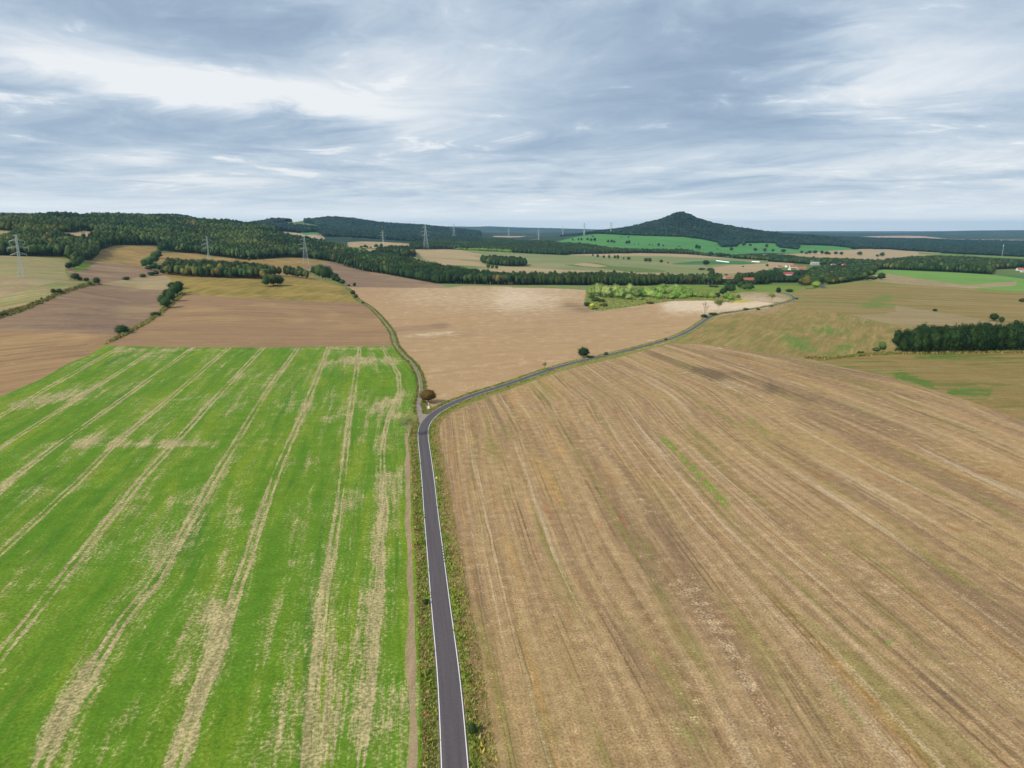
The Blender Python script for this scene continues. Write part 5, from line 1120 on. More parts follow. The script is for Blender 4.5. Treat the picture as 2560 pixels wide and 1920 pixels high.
# ------------------------------------------------------------------ woods that read as a mass
def wood_points(poly, sp_min, kf, hole=[], front=None):
    P = np.array(poly_uv(poly)); x0, y0 = P.min(0); x1, y1 = P.max(0)
    out = []
    v = y0
    while v < y1:
        Y = math.exp(v); s = max(sp_min, kf * Y); n = max(1, int((x1 - x0) * Y / s))
        u = x0 + (np.arange(n) + rng.uniform(0, 1, n)) / n * (x1 - x0)
        vv_ = v + rng.uniform(-.5, .5, n) * s / Y
        out.append(np.column_stack([u, vv_, np.full(n, s)])); v += s / Y
    A = np.concatenate(out)
    A = A[inside(P, A[:, 0], A[:, 1])]
    for h in hole: A = A[~inside(np.array(poly_uv(h)), A[:, 0], A[:, 1])]
    A = A[abs(A[:, 0]) < .86]
    return free(A)
def wood(name, label, poly, kinds, hmin, hmax, sp=7.0, kf=.0026, hole=[], cat='wood', wide=1.0, conif=None, cap=None):
    A = wood_points(poly, sp, kf, hole)
    if len(A) == 0: return
    Y = np.exp(A[:, 1]); X = A[:, 0] * Y; Z = HU(A[:, 0], A[:, 1]) - .1
    protos = []
    for kd in kinds:
        for q in KINDS[kd]: protos.append((kd, q[2]))
    idx = rng.integers(0, len(protos), len(A))
    if conif:                                   # stands of one kind
        nz = np.array([mnoise.noise(Vector((x * .004, y * .004, 3.0))) for x, y in zip(X, Y)])
        nA = len(KINDS[kinds[0]]); idx = np.where(nz > conif, rng.integers(nA, len(protos), len(A)), rng.integers(0, nA, len(A)))
    hh = rng.uniform(hmin, hmax, len(A)); big = rng.random(len(A)) ** 2; hh *= (.86 + .3 * big)
    if cap is not None: hh = np.minimum(hh, cap(X, Y))
    sw = A[:, 2] * wide / 7.0 * rng.uniform(.72, 1.1, len(A)) * (.9 + .55 * big) * (1 if cap is None else np.clip(hh / hmin, .4, 1))
    sw = np.minimum(sw, 2.6)
    me = bpy.data.meshes.new(name); me.vertices.add(len(A)); me.vertices.foreach_set('co', np.column_stack([X, Y, Z]).astype(np.float32).ravel())
    H0 = np.array([KH[k] for k, _ in protos])
    a = me.attributes.new('sc', 'FLOAT_VECTOR', 'POINT'); a.data.foreach_set('vector', np.column_stack([sw, sw, hh / H0[idx]]).astype(np.float32).ravel())
    a = me.attributes.new('rot', 'FLOAT_VECTOR', 'POINT'); a.data.foreach_set('vector', np.column_stack([np.zeros(len(A)), np.zeros(len(A)), rng.uniform(0, 6.28, len(A))]).astype(np.float32).ravel())
    a = me.attributes.new('which', 'INT', 'POINT'); a.data.foreach_set('value', idx.astype(np.int32))
    me.update(); o = link(bpy.data.objects.new(name, me)); tag(o, label, cat, None, 'stuff')
    ng = bpy.data.node_groups.new(name, 'GeometryNodeTree')
    ng.interface.new_socket('Geometry', in_out='INPUT', socket_type='NodeSocketGeometry'); ng.interface.new_socket('Geometry', in_out='OUTPUT', socket_type='NodeSocketGeometry')
    N = ng.nodes; gi = N.new('NodeGroupInput'); go = N.new('NodeGroupOutput')
    iop = N.new('GeometryNodeInstanceOnPoints'); iop.inputs['Pick Instance'].default_value = True
    jn = N.new('GeometryNodeGeometryToInstance')
    oi = []
    for kd, m_ in protos:
        q = N.new('GeometryNodeObjectInfo'); q.inputs[0].default_value = PROTO_OBJ[m_.name]; q.inputs['As Instance'].default_value = False
        oi.append(q)
    for q in reversed(oi): ng.links.new(q.outputs['Geometry'], jn.inputs[0])
    ng.links.new(gi.outputs[0], iop.inputs['Points']); ng.links.new(jn.outputs[0], iop.inputs['Instance'])
    for nm_, sock, ty in (('sc', 'Scale', 'FLOAT_VECTOR'), ('rot', 'Rotation', 'FLOAT_VECTOR'), ('which', 'Instance Index', 'INT')):
        na = N.new('GeometryNodeInputNamedAttribute'); na.data_type = ty; na.inputs[0].default_value = nm_
        out_ = [s_ for s_ in na.outputs if s_.enabled and s_.name == 'Attribute'][0]
        ng.links.new(out_, iop.inputs[sock])
    ng.links.new(iop.outputs[0], go.inputs[0])
    md = o.modifiers.new('trees', 'NODES'); md.node_group = ng
    return len(A)
# every kind used in the woods also stands somewhere as a single visible tree; the masses borrow its mesh
PROTO_OBJ = {}
for o in list(bpy.data.objects):
    if o.type == 'MESH' and o.data.name not in PROTO_OBJ: PROTO_OBJ[o.data.name] = o
spots = [R2(-60,560)[0], R2(20,530)[0], R2(90,520)[0], R2(180,510)[0], R2(300,505)[0], R2(520,525)[0], R2(700,545)[0], R2(760,570)[0], R2(850,600)[0], R2(930,615)[0], R2(1000,625)[0], R2(1080,640)[0]]
si = 0
for kd in ('broadleaf', 'wood_tree', 'far_tree', 'pine', 'spruce', 'willow', 'bright_tree', 'bush', 'tall_tree'):
    for (cm, tm, jm) in KINDS[kd]:
        if jm.name not in PROTO_OBJ:
            sx_, sy_ = spots[si % len(spots)]; si += 1
            g = ground(sx_ + random.uniform(-6, 6), sy_ - 3)
            o = link(bpy.data.objects.new('edge_tree', jm)); o.location = g; o.scale = (1, 1, 14.0 / KH[kd] if kd != 'bush' else 1); tag(o, 'tree on the front edge of the long hillside wood, %s from the left' % OW(si), 'tree', 'edge trees of the hillside wood'); PROTO_OBJ[jm.name] = o
hill_poly = [p for p in FIELDS[0][2]]
clear1 = tuple((a_, b_) for a_, b_ in LL(1130,150, 1300,170, 1500,160, 1650,130, 1900,160, 1910,260, 1750,390, 1600,390, 1350,360, 1180,300)); clear2 = tuple(R1(-600,240, 0,262, 90,268, 150,278, 135,320, 60,370, 0,400, -600,440))
cnt = {}
cnt['hill'] = wood('hillside_forest', 'mixed autumn tinged forest covering the long hill at the left', hill_poly, ['wood_tree', 'broadleaf', 'pine', 'spruce'], 13, 21, 6.6, .0030, [clear1, clear2], conif=.12)
cnt['back'] = wood('distant_forest', 'dark blue green forest on the far hills behind the pylons', FIELDS[3][2], ['far_tree'], 15, 22, 8, .0036, [FIELDS[i][2] for i in (4, 5, 6, 7, 8)], wide=1.0)
def find(nm, k=0):
    return [f for f in FIELDS if f[0] == nm][k]
F_ = [f for f in FIELDS if f[0] == 'forest_ground']
gs = [f for f in FIELDS if f[0] == 'straw_field']
cone = [f for f in F_ if f[2][0] == R3(700,292)[0]][0]
cnt['cone'] = wood('cone_hill_forest', 'dark forest covering the steep cone shaped hill and the plain behind it', cone[2], ['far_tree'], 12, 17, 8, .0031, [f[2] for f in FIELDS if f[1] == 'far_tan' and f[2][0] == R4(660,322)[0]])
mid = [f for f in F_ if f[2][0] == R2(1330,415)[0]][0]
cnt['mid'] = wood('pine_forest', 'dark green forest strip between the pylons and the bright green slope', mid[2], ['pine', 'broadleaf', 'spruce'], 13, 18, 7.5, .0030, conif=.0)
riv = [f for f in F_ if f[2][0] == R2(740,540)[0]][0]
mead = [f for f in FIELDS if f[0] == 'meadow'][0]
cnt['river'] = wood('river_wood', 'long dark wood winding across the plain along the river', riv[2], ['broadleaf', 'wood_tree', 'pine'], 14, 20, 6.6, .0030, [mead[2]], conif=.05, cap=hcap)
rg = [f for f in F_ if f[2][0] == R4(925,640)[0]][0]
cnt['rg'] = wood('village_wood', 'dark rounded wood above the green pasture on the right', rg[2], ['wood_tree', 'broadleaf'], 15, 22, 7, .0030)
vg_ = [f for f in FIELDS if f[0] == 'village_ground'][0]
cnt['knoll'] = wood('knoll_wood', 'dense green wood on top of the golden knoll', (*R1(1420,640, 1480,660, 2212,685), *R2(70,692, 190,652, 250,655, 380,668, 460,686), w_(740,1170), w_(640,1215), w_(560,1235), w_(480,1250), w_(410,1250)), ['wood_tree', 'broadleaf'], 13, 17, 6.5, .0030)
cnt['oval'] = wood('oval_copse', 'dark oval copse standing alone on the pale plain', LZ(1205,810, 1260,825, 1350,845, 1500,860, 1700,872, 1965,872, 1960,840, 1800,810, 1500,790, 1300,785), ['broadleaf'], 16, 21, 7, .0034)
cnt['dark'] = wood('dark_wood_depth', 'inner mass of the dark wood on the right', (*R4(1215,1290, 1400,1285, 2212,1278, 3000,1270, 3000,1150, 2212,1240, 1700,1262, 1300,1268),), ['tall_tree'], 14, 18.5, 6, .003)
cnt['young'] = wood('young_plantation', 'lighter green young trees along the plain before the pine forest', LZ(690,570, 850,470, 1000,440, 1200,470, 1500,530, 1750,565, 2212,600, 2212,652, 1700,630, 1300,606, 900,590), ['bright_tree'], 6, 10, 7.5, .0028)
print(cnt)

# ------------------------------------------------------------------ pylons
M_steel = simple_mat('galvanised_steel', (.42, .50, .48), .5, .15, .5, .3)
M_green = simple_mat('green_painted_steel', (.22, .36, .30), .6, .2, .5, .1)
M_ins = simple_mat('insulator_glass', (.35, .42, .42), .3, .1, 1)
def pylon(px, py, hpx, label, style='suspension', rz=0.0, th=.11):
    g = ground(px, py); h = hpx / ppm(g); s = h / 55.0
    e = empty('power_pylon', g, rz); tag(e, label, 'pylon', 'lattice power pylons')
    def W(z): # half width of the shaft
        z = z / h
        if style == 'suspension': return (2.9 - 2.3 * min(z / .45, 1) if z < .45 else .62 + (1.0 - z) * .6) * 1.0 * s * 1.2
        return (4.4 * (1 - z) ** 1.35 + .55) * s * 1.2
    m = MB(); levels = [h * q for q in ([0, .12, .23, .33, .42, .5, .57, .64, .71, .78, .85, .92, 1.0])]
    for a, b in zip(levels[:-1], levels[1:]):
        ca = [(sx_ * W(a), sy_ * W(a), a) for sx_, sy_ in ((-1, -1), (1, -1), (1, 1), (-1, 1))]
        cb = [(sx_ * W(b), sy_ * W(b), b) for sx_, sy_ in ((-1, -1), (1, -1), (1, 1), (-1, 1))]
        for i in range(4):
            j = (i + 1) % 4
            m.bar(ca[i], cb[i], th * 1.4, th * 1.4, 4); m.bar(ca[i], cb[j], th * .8, th * .8, 3); m.bar(ca[j], cb[i], th * .8, th * .8, 3); m.bar(cb[i], cb[j], th * .8, th * .8, 3)
    m.build('lattice_mast', M_steel, e)
    arms = [(.865, 9.0), (.70, 12.5), (.55, 9.5)]
    tips = []
    for z_, L in arms:
        a = MB(); z = z_ * h; L = L * s
        for sd_ in (-1, 1):
            w0 = W(z)
            for yy in (-1, 1):
                a.bar((sd_ * w0, yy * w0, z), (sd_ * L, 0, z - .012 * h), th, th, 3)
                a.bar((sd_ * w0, yy * w0, z + .045 * h), (sd_ * L, 0, z - .012 * h), th, th, 3)
            a.bar((sd_ * L * .5, 0, z), (sd_ * L * .5, 0, z + .022 * h), th, th, 3)
        a.build('crossarm', M_steel, e)
        for sd_ in (-1, 1):
            q = MB(); q.bar((sd_ * L, 0, z - .01 * h), (sd_ * (L - .3 * s), 0, z - .085 * h), .17, .17, 4); q.build('insulator', M_ins, e)
            tips.append((sd_ * (L - .3 * s), 0, z - .085 * h))
    p = MB()
    for sd_ in (-1, 1):
        p.bar((sd_ * .6 * s, 0, .95 * h), (sd_ * 4.8 * s, 0, 1.0 * h), th, th, 3); p.bar((sd_ * .6 * s, 0, h), (sd_ * 4.8 * s, 0, 1.0 * h), th, th, 3)
        tips.append((sd_ * 4.8 * s, 0, h))
    p.build('earth_wire_peak', M_green, e)
    R_ = e.matrix_basis.to_3x3() if False else None
    c_, s_ = math.cos(rz), math.sin(rz)
    return [Vector((g.x + c_ * q[0] - s_ * q[1], g.y + s_ * q[0] + c_ * q[1], g.z + q[2])) for q in tips]
PA = pylon(LL(440,0)[0][0] - 1, 694, 105, 'tall grey lattice pylon in the striped field at the far left', 'suspension', rad(14))
PB = pylon(KZ(292,0)[0][0], 654.5, 62, 'grey lattice pylon standing behind the knoll wood', 'suspension', rad(14))
PC = pylon(KZ(1968,0)[0][0], 661, 71, 'green tinted tension pylon on the golden meadow', 'tension', rad(20))
PD = pylon(NZ(494,0)[0][0], 618, 41, 'slim rusty looking pylon behind the broken tree row', 'suspension', rad(20), .16)
PE = pylon(NZ(1402,0)[0][0], 623, 61, 'wide footed pylon at the top edge of the straw field', 'tension', rad(20), .2)
PG = pylon(NZ(1998,0)[0][0], 597, 36, 'pylon rising out of the forest right of the wide footed one', 'tension', rad(20), .2)
PH = pylon(LZ(1672,0)[0][0], 596, 25, 'distant pylon before the pale field strip', 'tension', rad(20), .22)
PI = pylon(LZ(2187,0)[0][0], 605, 31, 'distant pylon at the forest left of the green slope', 'suspension', rad(20), .2)
PJ = pylon(1407, 591, 23, 'small far pylon standing over the dark forest', 'suspension', rad(20), .3)
PK = pylon(1460, 589, 31, 'far pylon with its top above the horizon left of the cone hill', 'suspension', rad(20), .3)
PL = pylon(1527, 583, 27, 'far pylon with its top above the horizon nearest the cone hill', 'suspension', rad(20), .3)
M_wire = simple_mat('conductor', (.25, .27, .27), .5, .05, .1)
def span(A, B, r, label):
    e = empty('power_line', A[0]); tag(e, label, 'power line', 'power line spans')
    for a, b in zip(A, B):
        m = MB(); L = (b - a).length; sag = L * .028; prev = a
        for k in range(1, 13):
            t_ = k / 12; q = a.lerp(b, t_); q.z -= sag * 4 * t_ * (1 - t_)
            m.bar(prev - A[0], q - A[0], r, r, 3); prev = q
        m.build('cable', M_wire, e)
OUTL = [p + (PA[0] - PB[0]) * 1.0 + Vector((0, 0, -6)) for p in PA]
span(PA, OUTL, .03, 'thin wires leading out of the picture from the leftmost pylon')
span(PA, PB, .035, 'thin wires between the leftmost pylon and the knoll pylon')
span(PB, PC, .04, 'thin wires between the knoll pylon and the golden meadow pylon')
span(PC, PE, .05, 'thin wires from the golden meadow pylon over the woods')
span(PE, PG, .07, 'thin wires right of the wide footed pylon')

# ------------------------------------------------------------------ houses
M_wall = simple_mat('white_render', (.78, .76, .71), .85, .08, .6)
M_wall2 = simple_mat('pinkish_render', (.50, .40, .35), .85, .1, .6)
M_gwall = simple_mat('grey_render', (.42, .42, .42), .85, .1, .6)
def tile_mat(name, col):
    m = bpy.data.materials.new(name); m.use_nodes = True; t = NT(m.node_tree)
    tc = t.add('ShaderNodeTexCoord'); x, y, z = t.sep(tc.outputs['Object'])[0:3]
    rows = t.math('FRACT', t.math('MULTIPLY', z, 3.0)); n = t.noise(tc.outputs['Object'], .7, 4, .7)
    k = t.math('MULTIPLY', t.lin(rows, 0, 1, .85, 1.08), t.lin(n, .3, .7, .75, 1.2))
    c = t.vmath('SCALE', tuple(col), scale=k)
    b = t.add('ShaderNodeBsdfPrincipled'); t.put(b.inputs['Base Color'], c); b.inputs['Roughness'].default_value = .8
    o = t.add('ShaderNodeOutputMaterial'); t.l.new(b.outputs[0], o.inputs[0]); return m
M_rorange = tile_mat('orange_tiles', (.40, .13, .07)); M_rred = tile_mat('red_tiles', (.34, .06, .065)); M_rbrown = tile_mat('brown_tiles', (.22, .13, .10)); M_rgrey = tile_mat('grey_sheet_roof', (.32, .34, .37)); M_rrust = tile_mat('rusty_tiles', (.38, .15, .09))
M_win = simple_mat('window_glass', (.04, .05, .06), .2, .1, 1, 0, .5); M_door = simple_mat('brown_door', (.16, .09, .05), .7, .1, 1)
def house(px, py, L, D, hw, hr, rz, roofm, wallm, label, wins=4, chim=1):
    g = ground(px, py); e = empty('house', g, rad(rz)); tag(e, label, 'house')
    m = MB(); m.box(-L/2, L/2, -D/2, D/2, -1.5, hw)
    for sx_ in (-1, 1): # gables
        x = sx_ * (L/2 - .01); m.face([(x, -D/2, hw), (x, D/2, hw), (x, 0, hw + hr)])
    m.build('wall', wallm, e)
    r = MB(); ov = .5; tk = .18
    for sy_ in (-1, 1):
        a = Vector((0, sy_ * (D/2 + ov), hw - ov * hr / (D/2))); b_ = Vector((0, 0, hw + hr + .02)); n_ = Vector((0, sy_ * hr, D/2)).normalized() * tk
        x0, x1 = -L/2 - ov, L/2 + ov
        P = [(x0, a.y, a.z), (x1, a.y, a.z), (x1, b_.y, b_.z), (x0, b_.y, b_.z)]
        Q = [(p[0], p[1] + n_.y, p[2] + n_.z) for p in P]
        n0 = len(r.v); r.v += P + Q
        fs = [(0, 1, 2, 3), (4, 7, 6, 5), (0, 4, 5, 1), (1, 5, 6, 2), (2, 6, 7, 3), (3, 7, 4, 0)]
        r.f += [tuple(n0 + i for i in f) for f in fs]; r.m += [0] * 6
    ro = r.build('roof', roofm, e)
    for k_ in range(chim):
        c_ = MB(); x = (-.2 + .45 * k_) * L; c_.box(x - .35, x + .35, -.35, .35, hw + hr * .6, hw + hr + 1.0); c_.build('chimney', M_rrust, ro)
    for k_ in range(wins):
        x = -L/2 + L * (k_ + .75) / (wins + .5)
        for sy_ in (-1, 1):
            q = MB(); yy = sy_ * (D/2 + .03); z0 = hw * .38
            q.box(x - .5, x + .5, min(yy, yy - sy_ * .02) - .03, max(yy, yy - sy_ * .02) + .03, z0, z0 + 1.3); q.build('window', M_win, e)
    q = MB(); q.box(L * .02 - .5, L * .02 + .5, -D/2 - .06, -D/2 + .01, 0, 2.1); q.build('door', M_door, e)
    for sx_ in (-1, 1):
        q = MB(); x = sx_ * (L/2 + .03); q.box(x - .03, x + .03, -.6, .6, hw * .45, hw * .45 + 1.3); q.build('window', M_win, e)
    return e
HS = [
 (*VZ(215,500)[0], 26, 9, 3.2, 4.2, 12, M_rorange, M_wall, 'low house with a long orange roof at the left edge of the village'),
 (*VZ(905,405)[0], 32, 10, 3.5, 4.8, 8, M_rred, M_wall, 'long house with a crimson roof in the middle of the village'),
 (*VZ(985,272)[0], 24, 9, 3.4, 4.6, 8, M_rorange, M_wall, 'orange roofed white house at the back of the village'),
 (*VZ(1130,300)[0], 26, 10, 3.5, 5.0, 5, M_rorange, M_wall2, 'house with a wide orange roof and dull pink wall in the village'),
 (*VZ(920,318)[0], 11, 8, 5.0, 4.0, 70, M_rred, M_wall, 'white gabled house between the orange and crimson roofs'),
 (*VZ(870,262)[0], 12, 8, 4.0, 4.0, 60, M_rorange, M_wall, 'white gable at the left end of the village back row'),
 (*VZ(1365,222)[0], 30, 12, 5.5, 4.5, 0, M_rgrey, M_gwall, 'large grey building with a pale sheet roof among the village trees'),
 (*VZ(1860,245)[0], 14, 9, 4.0, 4.0, 30, M_rred, M_wall2, 'small red roof showing out of the trees right of the village'),
 (*VZ(1680,240)[0], 18, 10, 4.0, 3.5, 20, M_rbrown, M_gwall, 'brown roof almost hidden by the village trees'),
 (*VZ(740,262)[0], 16, 8, 3.2, 3.6, 15, M_rrust, M_wall2, 'rusty roof behind the trees at the back left of the village'),
 (*R3(1870,680)[0], 20, 9, 3.2, 4.2, 10, M_rrust, M_wall2, 'faded reddish roof left of the orange one below the village'),
 (*ZR(1490,985)[0], 10, 8, 4.5, 4.5, 70, M_rorange, M_wall, 'white house with orange gable beside the dark wood on the right'),
 (*ZR(2125,990)[0], 20, 9, 3.6, 4.6, 5, M_rorange, M_wall, 'long orange roofed house at the right edge of the picture'),
 (*ZR(2190,1025)[0], 12, 8, 3.4, 3.2, 0, M_rgrey, M_wall, 'low pale house below the orange roof at the right edge'),
 (*LZ(905,328)[0], 16, 10, 6.0, 4.0, 30, M_rgrey, M_wall, 'white house far off in the forest, left of a pair'),
 (*LZ(940,332)[0], 16, 10, 6.0, 4.0, 10, M_rgrey, M_wall, 'white house far off in the forest, right of a pair'),
]
for a in HS: house(*a)
# annex with white front below the crimson roof
g = ground(*VZ(910,418)[0]); e = empty('annex', g, rad(6)); tag(e, 'plain white annex standing before the crimson roofed house', 'annex')
m = MB(); m.box(-5, 5, -3, 3, -1, 4.6); m.build('wall', M_wall, e); m = MB(); m.box(-5.3, 5.3, -3.3, 3.3, 4.6, 4.9); m.build('roof', M_rgrey, e); m = MB(); m.box(-.9, .9, -3.06, -3, 0, 2.3); m.build('door', M_door, e)
# polytunnels, vans, mast
M_poly = simple_mat('white_film', (.85, .86, .86), .5, .04, .5)
def tunnel(a, b, w_0, h_, label):
    A = ground(*a); B = ground(*b); d_ = (B - A).to_2d(); L = d_.length; rz = math.atan2(d_.y, d_.x)
    e = empty('polytunnel', A, rz); tag(e, label, 'polytunnel'); m = MB(); N_ = 8; vs = []
    for x in (0, L):
        for k in range(N_ + 1):
            t_ = math.pi * k / N_; vs.append((x, math.cos(t_) * w_0 / 2, math.sin(t_) * h_))
    sl = (B.z - A.z) / max(L, 1)
    vs = [(x, y, z + x * sl) for x, y, z in vs]
    m.v = vs; m.f = [(k, k + 1, N_ + 2 + k, N_ + 1 + k) for k in range(N_)]; m.m = [0] * N_; m.build('film_cover', M_poly, e, True)
    q = MB(); q.f.append(tuple(range(N_ + 1))); q.v = [(x - .05, y * 1.01, z * 1.01) for x, y, z in vs[:N_ + 1]]; q.m = [0]; q.build('end_wall', M_poly, e)
    q = MB(); q.box(-.12, -.06, -.8, .8, 0, 2.0); q.build('door', M_gwall, e)
tunnel(R3(1768,527)[0], R3(1882,541)[0], 7, 3.0, 'long white polytunnel on the plain left of the village')
tunnel(VZ(275,168)[0], VZ(412,176)[0], 6, 2.6, 'shorter white polytunnel nearer the village')
M_vwhite = simple_mat('vehicle_paint', (.82, .83, .84), .3, .03, 1, 0, .5); M_tyre = simple_mat('tyre', (.03, .03, .03), .9, .1, 2)
def van(px, py, rz, label):
    g = ground(px, py); e = empty('van', g, rad(rz)); tag(e, label, 'van')
    m = MB(); prof = [(-3, .5), (2.9, .5), (3.0, 1.2), (2.3, 1.45), (1.5, 2.5), (-2.9, 2.6), (-3.0, 1.0)]
    n = len(prof); m.v = [(x, -1.05, z) for x, z in prof] + [(x, 1.05, z) for x, z in prof]
    m.f = [tuple(range(n)), tuple(reversed(range(n, 2 * n)))] + [(i, n + i, n + (i + 1) % n, (i + 1) % n) for i in range(n)]; m.m = [0] * len(m.f); m.build('body', M_vwhite, e)
    q = MB(); q.face([(2.32, -.9, 1.5), (2.32, .9, 1.5), (1.56, .9, 2.42), (1.56, -.9, 2.42)]); q.build('windscreen', M_win, e).location = (.03, 0, .02)
    for x in (-1.9, 1.9):
        for y in (-1.05, 1.05):
            q = MB(); q.bar((x, y - .1, .4), (x, y + .1, .4), .4, .4, 10); q.build('wheel', M_tyre, e)
van(*WZ(1215,712)[0], 5, 'white van parked on the field edge, left of two'); van(*WZ(1272,708)[0], -8, 'white van parked on the field edge, right of two')
g = ground(*R4(2022,488)[0]); h = 102 * S / ppm(g); e = empty('radio_mast', g); tag(e, 'slim grey radio mast with white antennas before the distant forest', 'mast')
m = MB()
for k in range(3):
    a = 2.094 * k; m.bar((2.6 * math.cos(a), 2.6 * math.sin(a), 0), (.5 * math.cos(a), .5 * math.sin(a), h * .93), .25, .2, 4)
for k in range(14):
    z0, z1 = h * .93 * k / 14, h * .93 * (k + 1) / 14
    for i in range(3):
        a, b_ = 2.094 * i, 2.094 * (i + 1); r0 = 2.6 - 2.1 * k / 14; r1 = 2.6 - 2.1 * (k + 1) / 14
        m.bar((r0 * math.cos(a), r0 * math.sin(a), z0), (r1 * math.cos(b_), r1 * math.sin(b_), z1), .12, .12, 3)
m.build('lattice_mast', M_steel, e)
for z_ in (.86, .96):
    q = MB()
    for k in range(3): a = 2.094 * k; q.box(1.1 * math.cos(a) - .7, 1.1 * math.cos(a) + .7, 1.1 * math.sin(a) - .7, 1.1 * math.sin(a) + .7, h * z_ - 1.3, h * z_ + 1.3)
    q.build('antenna', M_vwhite, e)
# village trees, kept clear of the houses
north = (*R4(-40,640, 60,655, 60,610, 120,640, 330,640, 420,600, 640,560, 900,545, 925,600, 915,640, 830,690, 520,735, 480,700, 440,735, 390,735, 290,740, 280,700, 0,700), *R3(2150,720, 2120,660))
print('village', wood('village_trees', 'dark mixed trees filling the village between the roofs', north, ['wood_tree', 'broadleaf'], 9, 14, 7.5, .0034, cap=hcap))
back = (*R3(1900,505, 2212,524), *R4(0,532, 220,548, 420,560, 640,580, 900,565, 930,550, 640,535, 300,524, 0,512), *R3(2212,506, 1900,500))
print('back', wood('village_back_wood', 'dark wood strip behind the village roofs', back, ['wood_tree', 'broadleaf'], 12, 17, 7.5, .0032, cap=hcap))

# ------------------------------------------------------------------ shrine, sign
g = ground(*JZ(770,975)[0]); e = empty('wayside_shrine', g, rad(4)); tag(e, 'white wayside cross on a white block under the rusty tree', 'shrine')
M_white = simple_mat('white_stone', (.85, .84, .80), .7, .05, 2); M_stone = simple_mat('grey_stone', (.45, .44, .41), .85, .15, 3)
m = MB(); m.box(-.75, .75, -.6, .6, -.2, .12); m.build('step', M_stone, e)
m = MB(); m.box(-.52, .52, -.4, .4, .12, 1.0); m.box(-.58, .58, -.46, .46, 1.0, 1.1); m.build('plinth', M_white, e)
m = MB(); m.box(-.28, .28, .0, .38, 1.1, 1.45); m.box(-.2, .2, .05, .33, 1.45, 1.6); m.build('pedestal', M_stone, e)
m = MB(); m.box(-.10, .10, .10, .28, 1.6, 3.2); m.build('cross_shaft', M_white, e)
m = MB(); m.box(-.38, -.101, .11, .27, 2.65, 2.82); m.box(.101, .38, .11, .27, 2.65, 2.82); m.build('cross_arm', M_white, e)
m = MB(); m.bar((0, .06, 2.0), (0, .06, 2.7), .07, .10, 6); m.bar((0, .06, 2.72), (0, .06, 2.86), .06, .06, 6); m.build('figure', M_stone, e)
m = MB(); m.bar((-.3, -.2, 1.1), (-.3, -.2, 1.25), .07, .06, 6); m.build('lantern', simple_mat('red_glass', (.4, .03, .03), .3), e)
g = ground(1060 + 745 / 23.7, 1150 + 1370 / 23.7); e = empty('warning_sign', g, rad(-8)); tag(e, 'yellow triangular road sign with its point up on a thin grey post', 'road sign')
m = MB(); m.bar((0, 0, -.2), (0, 0, 2.5), .06, .06, 8); m.build('post', M_steel, e)
M_yel = simple_mat('sign_yellow', (.90, .74, .28), .5, .03, 2); M_redb = simple_mat('sign_red', (.6, .05, .04), .5, .03, 2)
def tri(r, y, th_, z0):
    vs = []
    for yy in (y, y + th_):
        for k in range(3): a = math.pi / 2 + 2.0944 * k; vs.append((r * math.cos(a), yy, z0 + r * math.sin(a)))
    return vs, [(0, 2, 1), (3, 4, 5), (0, 1, 4, 3), (1, 2, 5, 4), (2, 0, 3, 5)]
v_, f_ = tri(.56, -.10, .02, 2.15); mesh_obj('border', v_, f_, M_redb, e)
v_, f_ = tri(.50, -.125, .02, 2.15); mesh_obj('sign_face', v_, f_, M_yel, e)
# small white verge posts? none stand here: the road only has painted dashes

# ------------------------------------------------------------------ verge growth
GRV = [q for q in POLY if q[0] == 'junction_gravel'][0][2]
def keep_out(x, y):
    if not (330 < y < 460): return False
    return bool(inside(GRV, np.array([x / y]), np.array([math.log(y)]))[0])
def tufts(name, label, cat, n, sampler, hgt, mats, seed, wid=.10, blades=5, spread=.28):
    R = random.Random(seed); vs = []; fs = []; mi = []
    for _ in range(n):
        s = sampler(R)
        if s is None: continue
        if keep_out(s[0], s[1]): continue
        x, y, k, m_ = s; z = float(H(x, y))
        for b_ in range(blades):
            a = R.uniform(0, 6.28); rr_ = R.uniform(0, spread) * k; hh = hgt * k * R.uniform(.5, 1.1); px_, py_ = x + rr_ * math.cos(a), y + rr_ * math.sin(a)
            a2 = R.uniform(0, 6.28); wx, wy = math.cos(a2) * wid * k, math.sin(a2) * wid * k; n0 = len(vs)
            vs += [(px_ - wx, py_ - wy, z), (px_ + wx, py_ + wy, z), (px_ + R.gauss(0, .4) * hh, py_ + R.gauss(0, .4) * hh, z + hh)]; fs.append((n0, n0 + 1, n0 + 2)); mi.append(m_)
    o = mesh_obj(name, vs, fs, mats, None, False, mi); tag(o, label, cat, None, 'stuff'); return o
G1 = leaf_mat('grass_green', (.16, .22, .03, 1), (.24, .29, .05, 1)); G2 = leaf_mat('grass_dry', (.32, .26, .10, 1), (.38, .30, .13, 1)); G3 = leaf_mat('weed_dark', (.11, .17, .025, 1), (.15, .20, .03, 1)); G4 = leaf_mat('weed_rust', (.24, .14, .06, 1), (.30, .19, .08, 1)); G5 = leaf_mat('weed_yellow', (.42, .36, .05, 1), (.50, .42, .06, 1))
cum = np.cumsum([0] + [(ROADC[i + 1] - ROADC[i]).length for i in range(len(ROADC) - 1)])
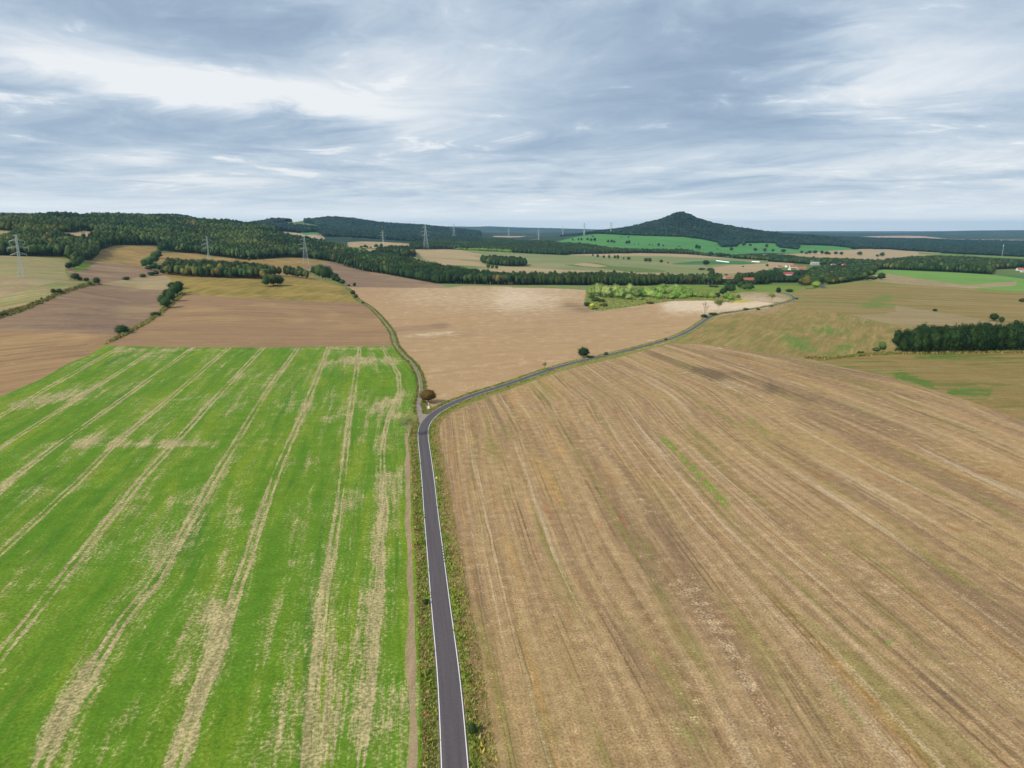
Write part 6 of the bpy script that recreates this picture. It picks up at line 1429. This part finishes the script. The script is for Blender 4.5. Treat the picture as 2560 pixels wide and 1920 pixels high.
def on_road(lo, hi, smax, jit=1.0):
    def f(R):
        s = R.random() ** 1.3 * smax; i = min(int(np.searchsorted(cum, s)) , len(ROADC) - 2); i = max(i - 1, 0)
        t_ = (ROADC[i + 1] - ROADC[i]); p = ROADC[i] + t_ * ((s - cum[i]) / max(t_.length, .1)); t_ = t_.normalized(); nrm = Vector((t_.y, -t_.x))
        d_ = R.uniform(lo, hi); p = p + nrm * d_
        nz = mnoise.noise(Vector((p.x * .12, p.y * .12, 1.0)))
        r_ = R.random() + nz * .5; far = abs(d_) > (lo + hi) / 2 * (1 if lo > 0 else -1) if lo > 0 else abs(d_) > abs(lo + hi) / 2
        m_ = 0 if r_ > .45 else (2 if r_ > .15 else 1)
        if far and R.random() < .55: m_ = 1 if R.random() < .6 else 3
        if far and nz > .25 and R.random() < .05: m_ = 4
        return p.x, p.y, R.uniform(.6, 1.4) * (1 + .6 * max(nz, 0)), m_
    return f
MM = [G1, G2, G3, G4, G5]
tufts('verge_grass', 'uneven green and straw coloured grass along the right verge of the road', 'grass', 9000, on_road(2.75, 7.2, 380), .34, MM, 1, wid=.07)
tufts('verge_grass', 'uneven green and brown grass along the left verge of the road', 'grass', 6500, on_road(-5.8, -2.75, 380), .32, MM, 2, wid=.07)
tufts('verge_grass', 'green grass fringe along the far length of the road', 'grass', 6000, lambda R: (lambda q: q if R.random() < 2 else None)(on_road(*( (2.8, 5.0) if R.random() < .5 else (-5.6, -2.8)), 1050)(R)), .6, MM, 3, wid=.2, spread=.5)
cumt = np.cumsum([0] + [(TRACKC[i + 1] - TRACKC[i]).length for i in range(len(TRACKC) - 1)])
def on_track(R):
    s = R.random() * cumt[-1]; i = max(min(int(np.searchsorted(cumt, s)), len(TRACKC) - 2) - 1, 0)
    t_ = (TRACKC[i + 1] - TRACKC[i]); p = TRACKC[i] + t_ * ((s - cumt[i]) / max(t_.length, .1)); t_ = t_.normalized(); nrm = Vector((t_.y, -t_.x))
    side = R.random() < .35; p = p + nrm * (R.uniform(-2.4, -1.5) if side else R.uniform(1.5, 3.0))
    return p.x, p.y, R.uniform(.6, 1.5), (2 if R.random() < .45 else (1 if R.random() < .5 else 0))
tufts('track_hedge', 'low green and yellow weeds along the edges of the field track', 'weeds', 5000, on_track, .9, MM, 4, wid=.25, spread=.6)
hb = [f for f in FIELDS if f[0] == 'hedge_bank']
def in_poly(P):
    P = np.array(poly_uv(P)); x0, y0 = P.min(0); x1, y1 = P.max(0); x0 = max(x0, -.85); x1 = min(x1, .85)
    N_ = 30000; u = rng.uniform(x0, x1, N_); v = rng.uniform(y0, y1, N_); k = inside(P, u, v); u, v = u[k], v[k]
    def f(R):
        if len(u) == 0: return None
        i = R.randrange(len(u)); y = math.exp(v[i]); return u[i] * y, y, R.uniform(.7, 1.5), (2 if R.random() < .5 else (3 if R.random() < .5 else 1))
    return f
for i, (f, lb) in enumerate(zip(hb, ['rough scrub along the ditch below the dark wood on the right', 'brown and green scrub along the long hedge bank at the left', 'brown weeds along the ditch between the two brown fields'])):
    tufts('scrub', lb, 'scrub', 2600, in_poly(f[2]), 1.5, MM, 20 + i, wid=.5, spread=1.2)
tufts('marsh_reeds', 'tufted green reeds covering the marsh before the willows', 'reeds', 7000, in_poly([f for f in FIELDS if f[0] == 'marsh'][0][2]), 1.3, [L_bright, G2, G1, L_light, G5], 31, wid=.5, spread=1.0)

# ------------------------------------------------------------------ the air
hz = bpy.data.materials.new('haze_air'); hz.use_nodes = True; t = NT(hz.node_tree)
pv = t.add('ShaderNodeVolumePrincipled'); pv.inputs['Color'].default_value = (.35, .67, 1.0, 1); pv.inputs['Density'].default_value = HAZE; pv.inputs['Anisotropy'].default_value = .2
o = t.add('ShaderNodeOutputMaterial'); t.l.new(pv.outputs[0], o.inputs['Volume'])
m = MB(); zl = min(float(GZ.min()), 0) - 8; m.box(-37500, 37500, -33500, 33500, zl, max(float(GZ.max()), 230) + 45)
o = mesh_obj('haze', m.v, m.f, hz); tag(o, 'thin blue haze in the air over the whole landscape', 'haze', None, 'stuff')
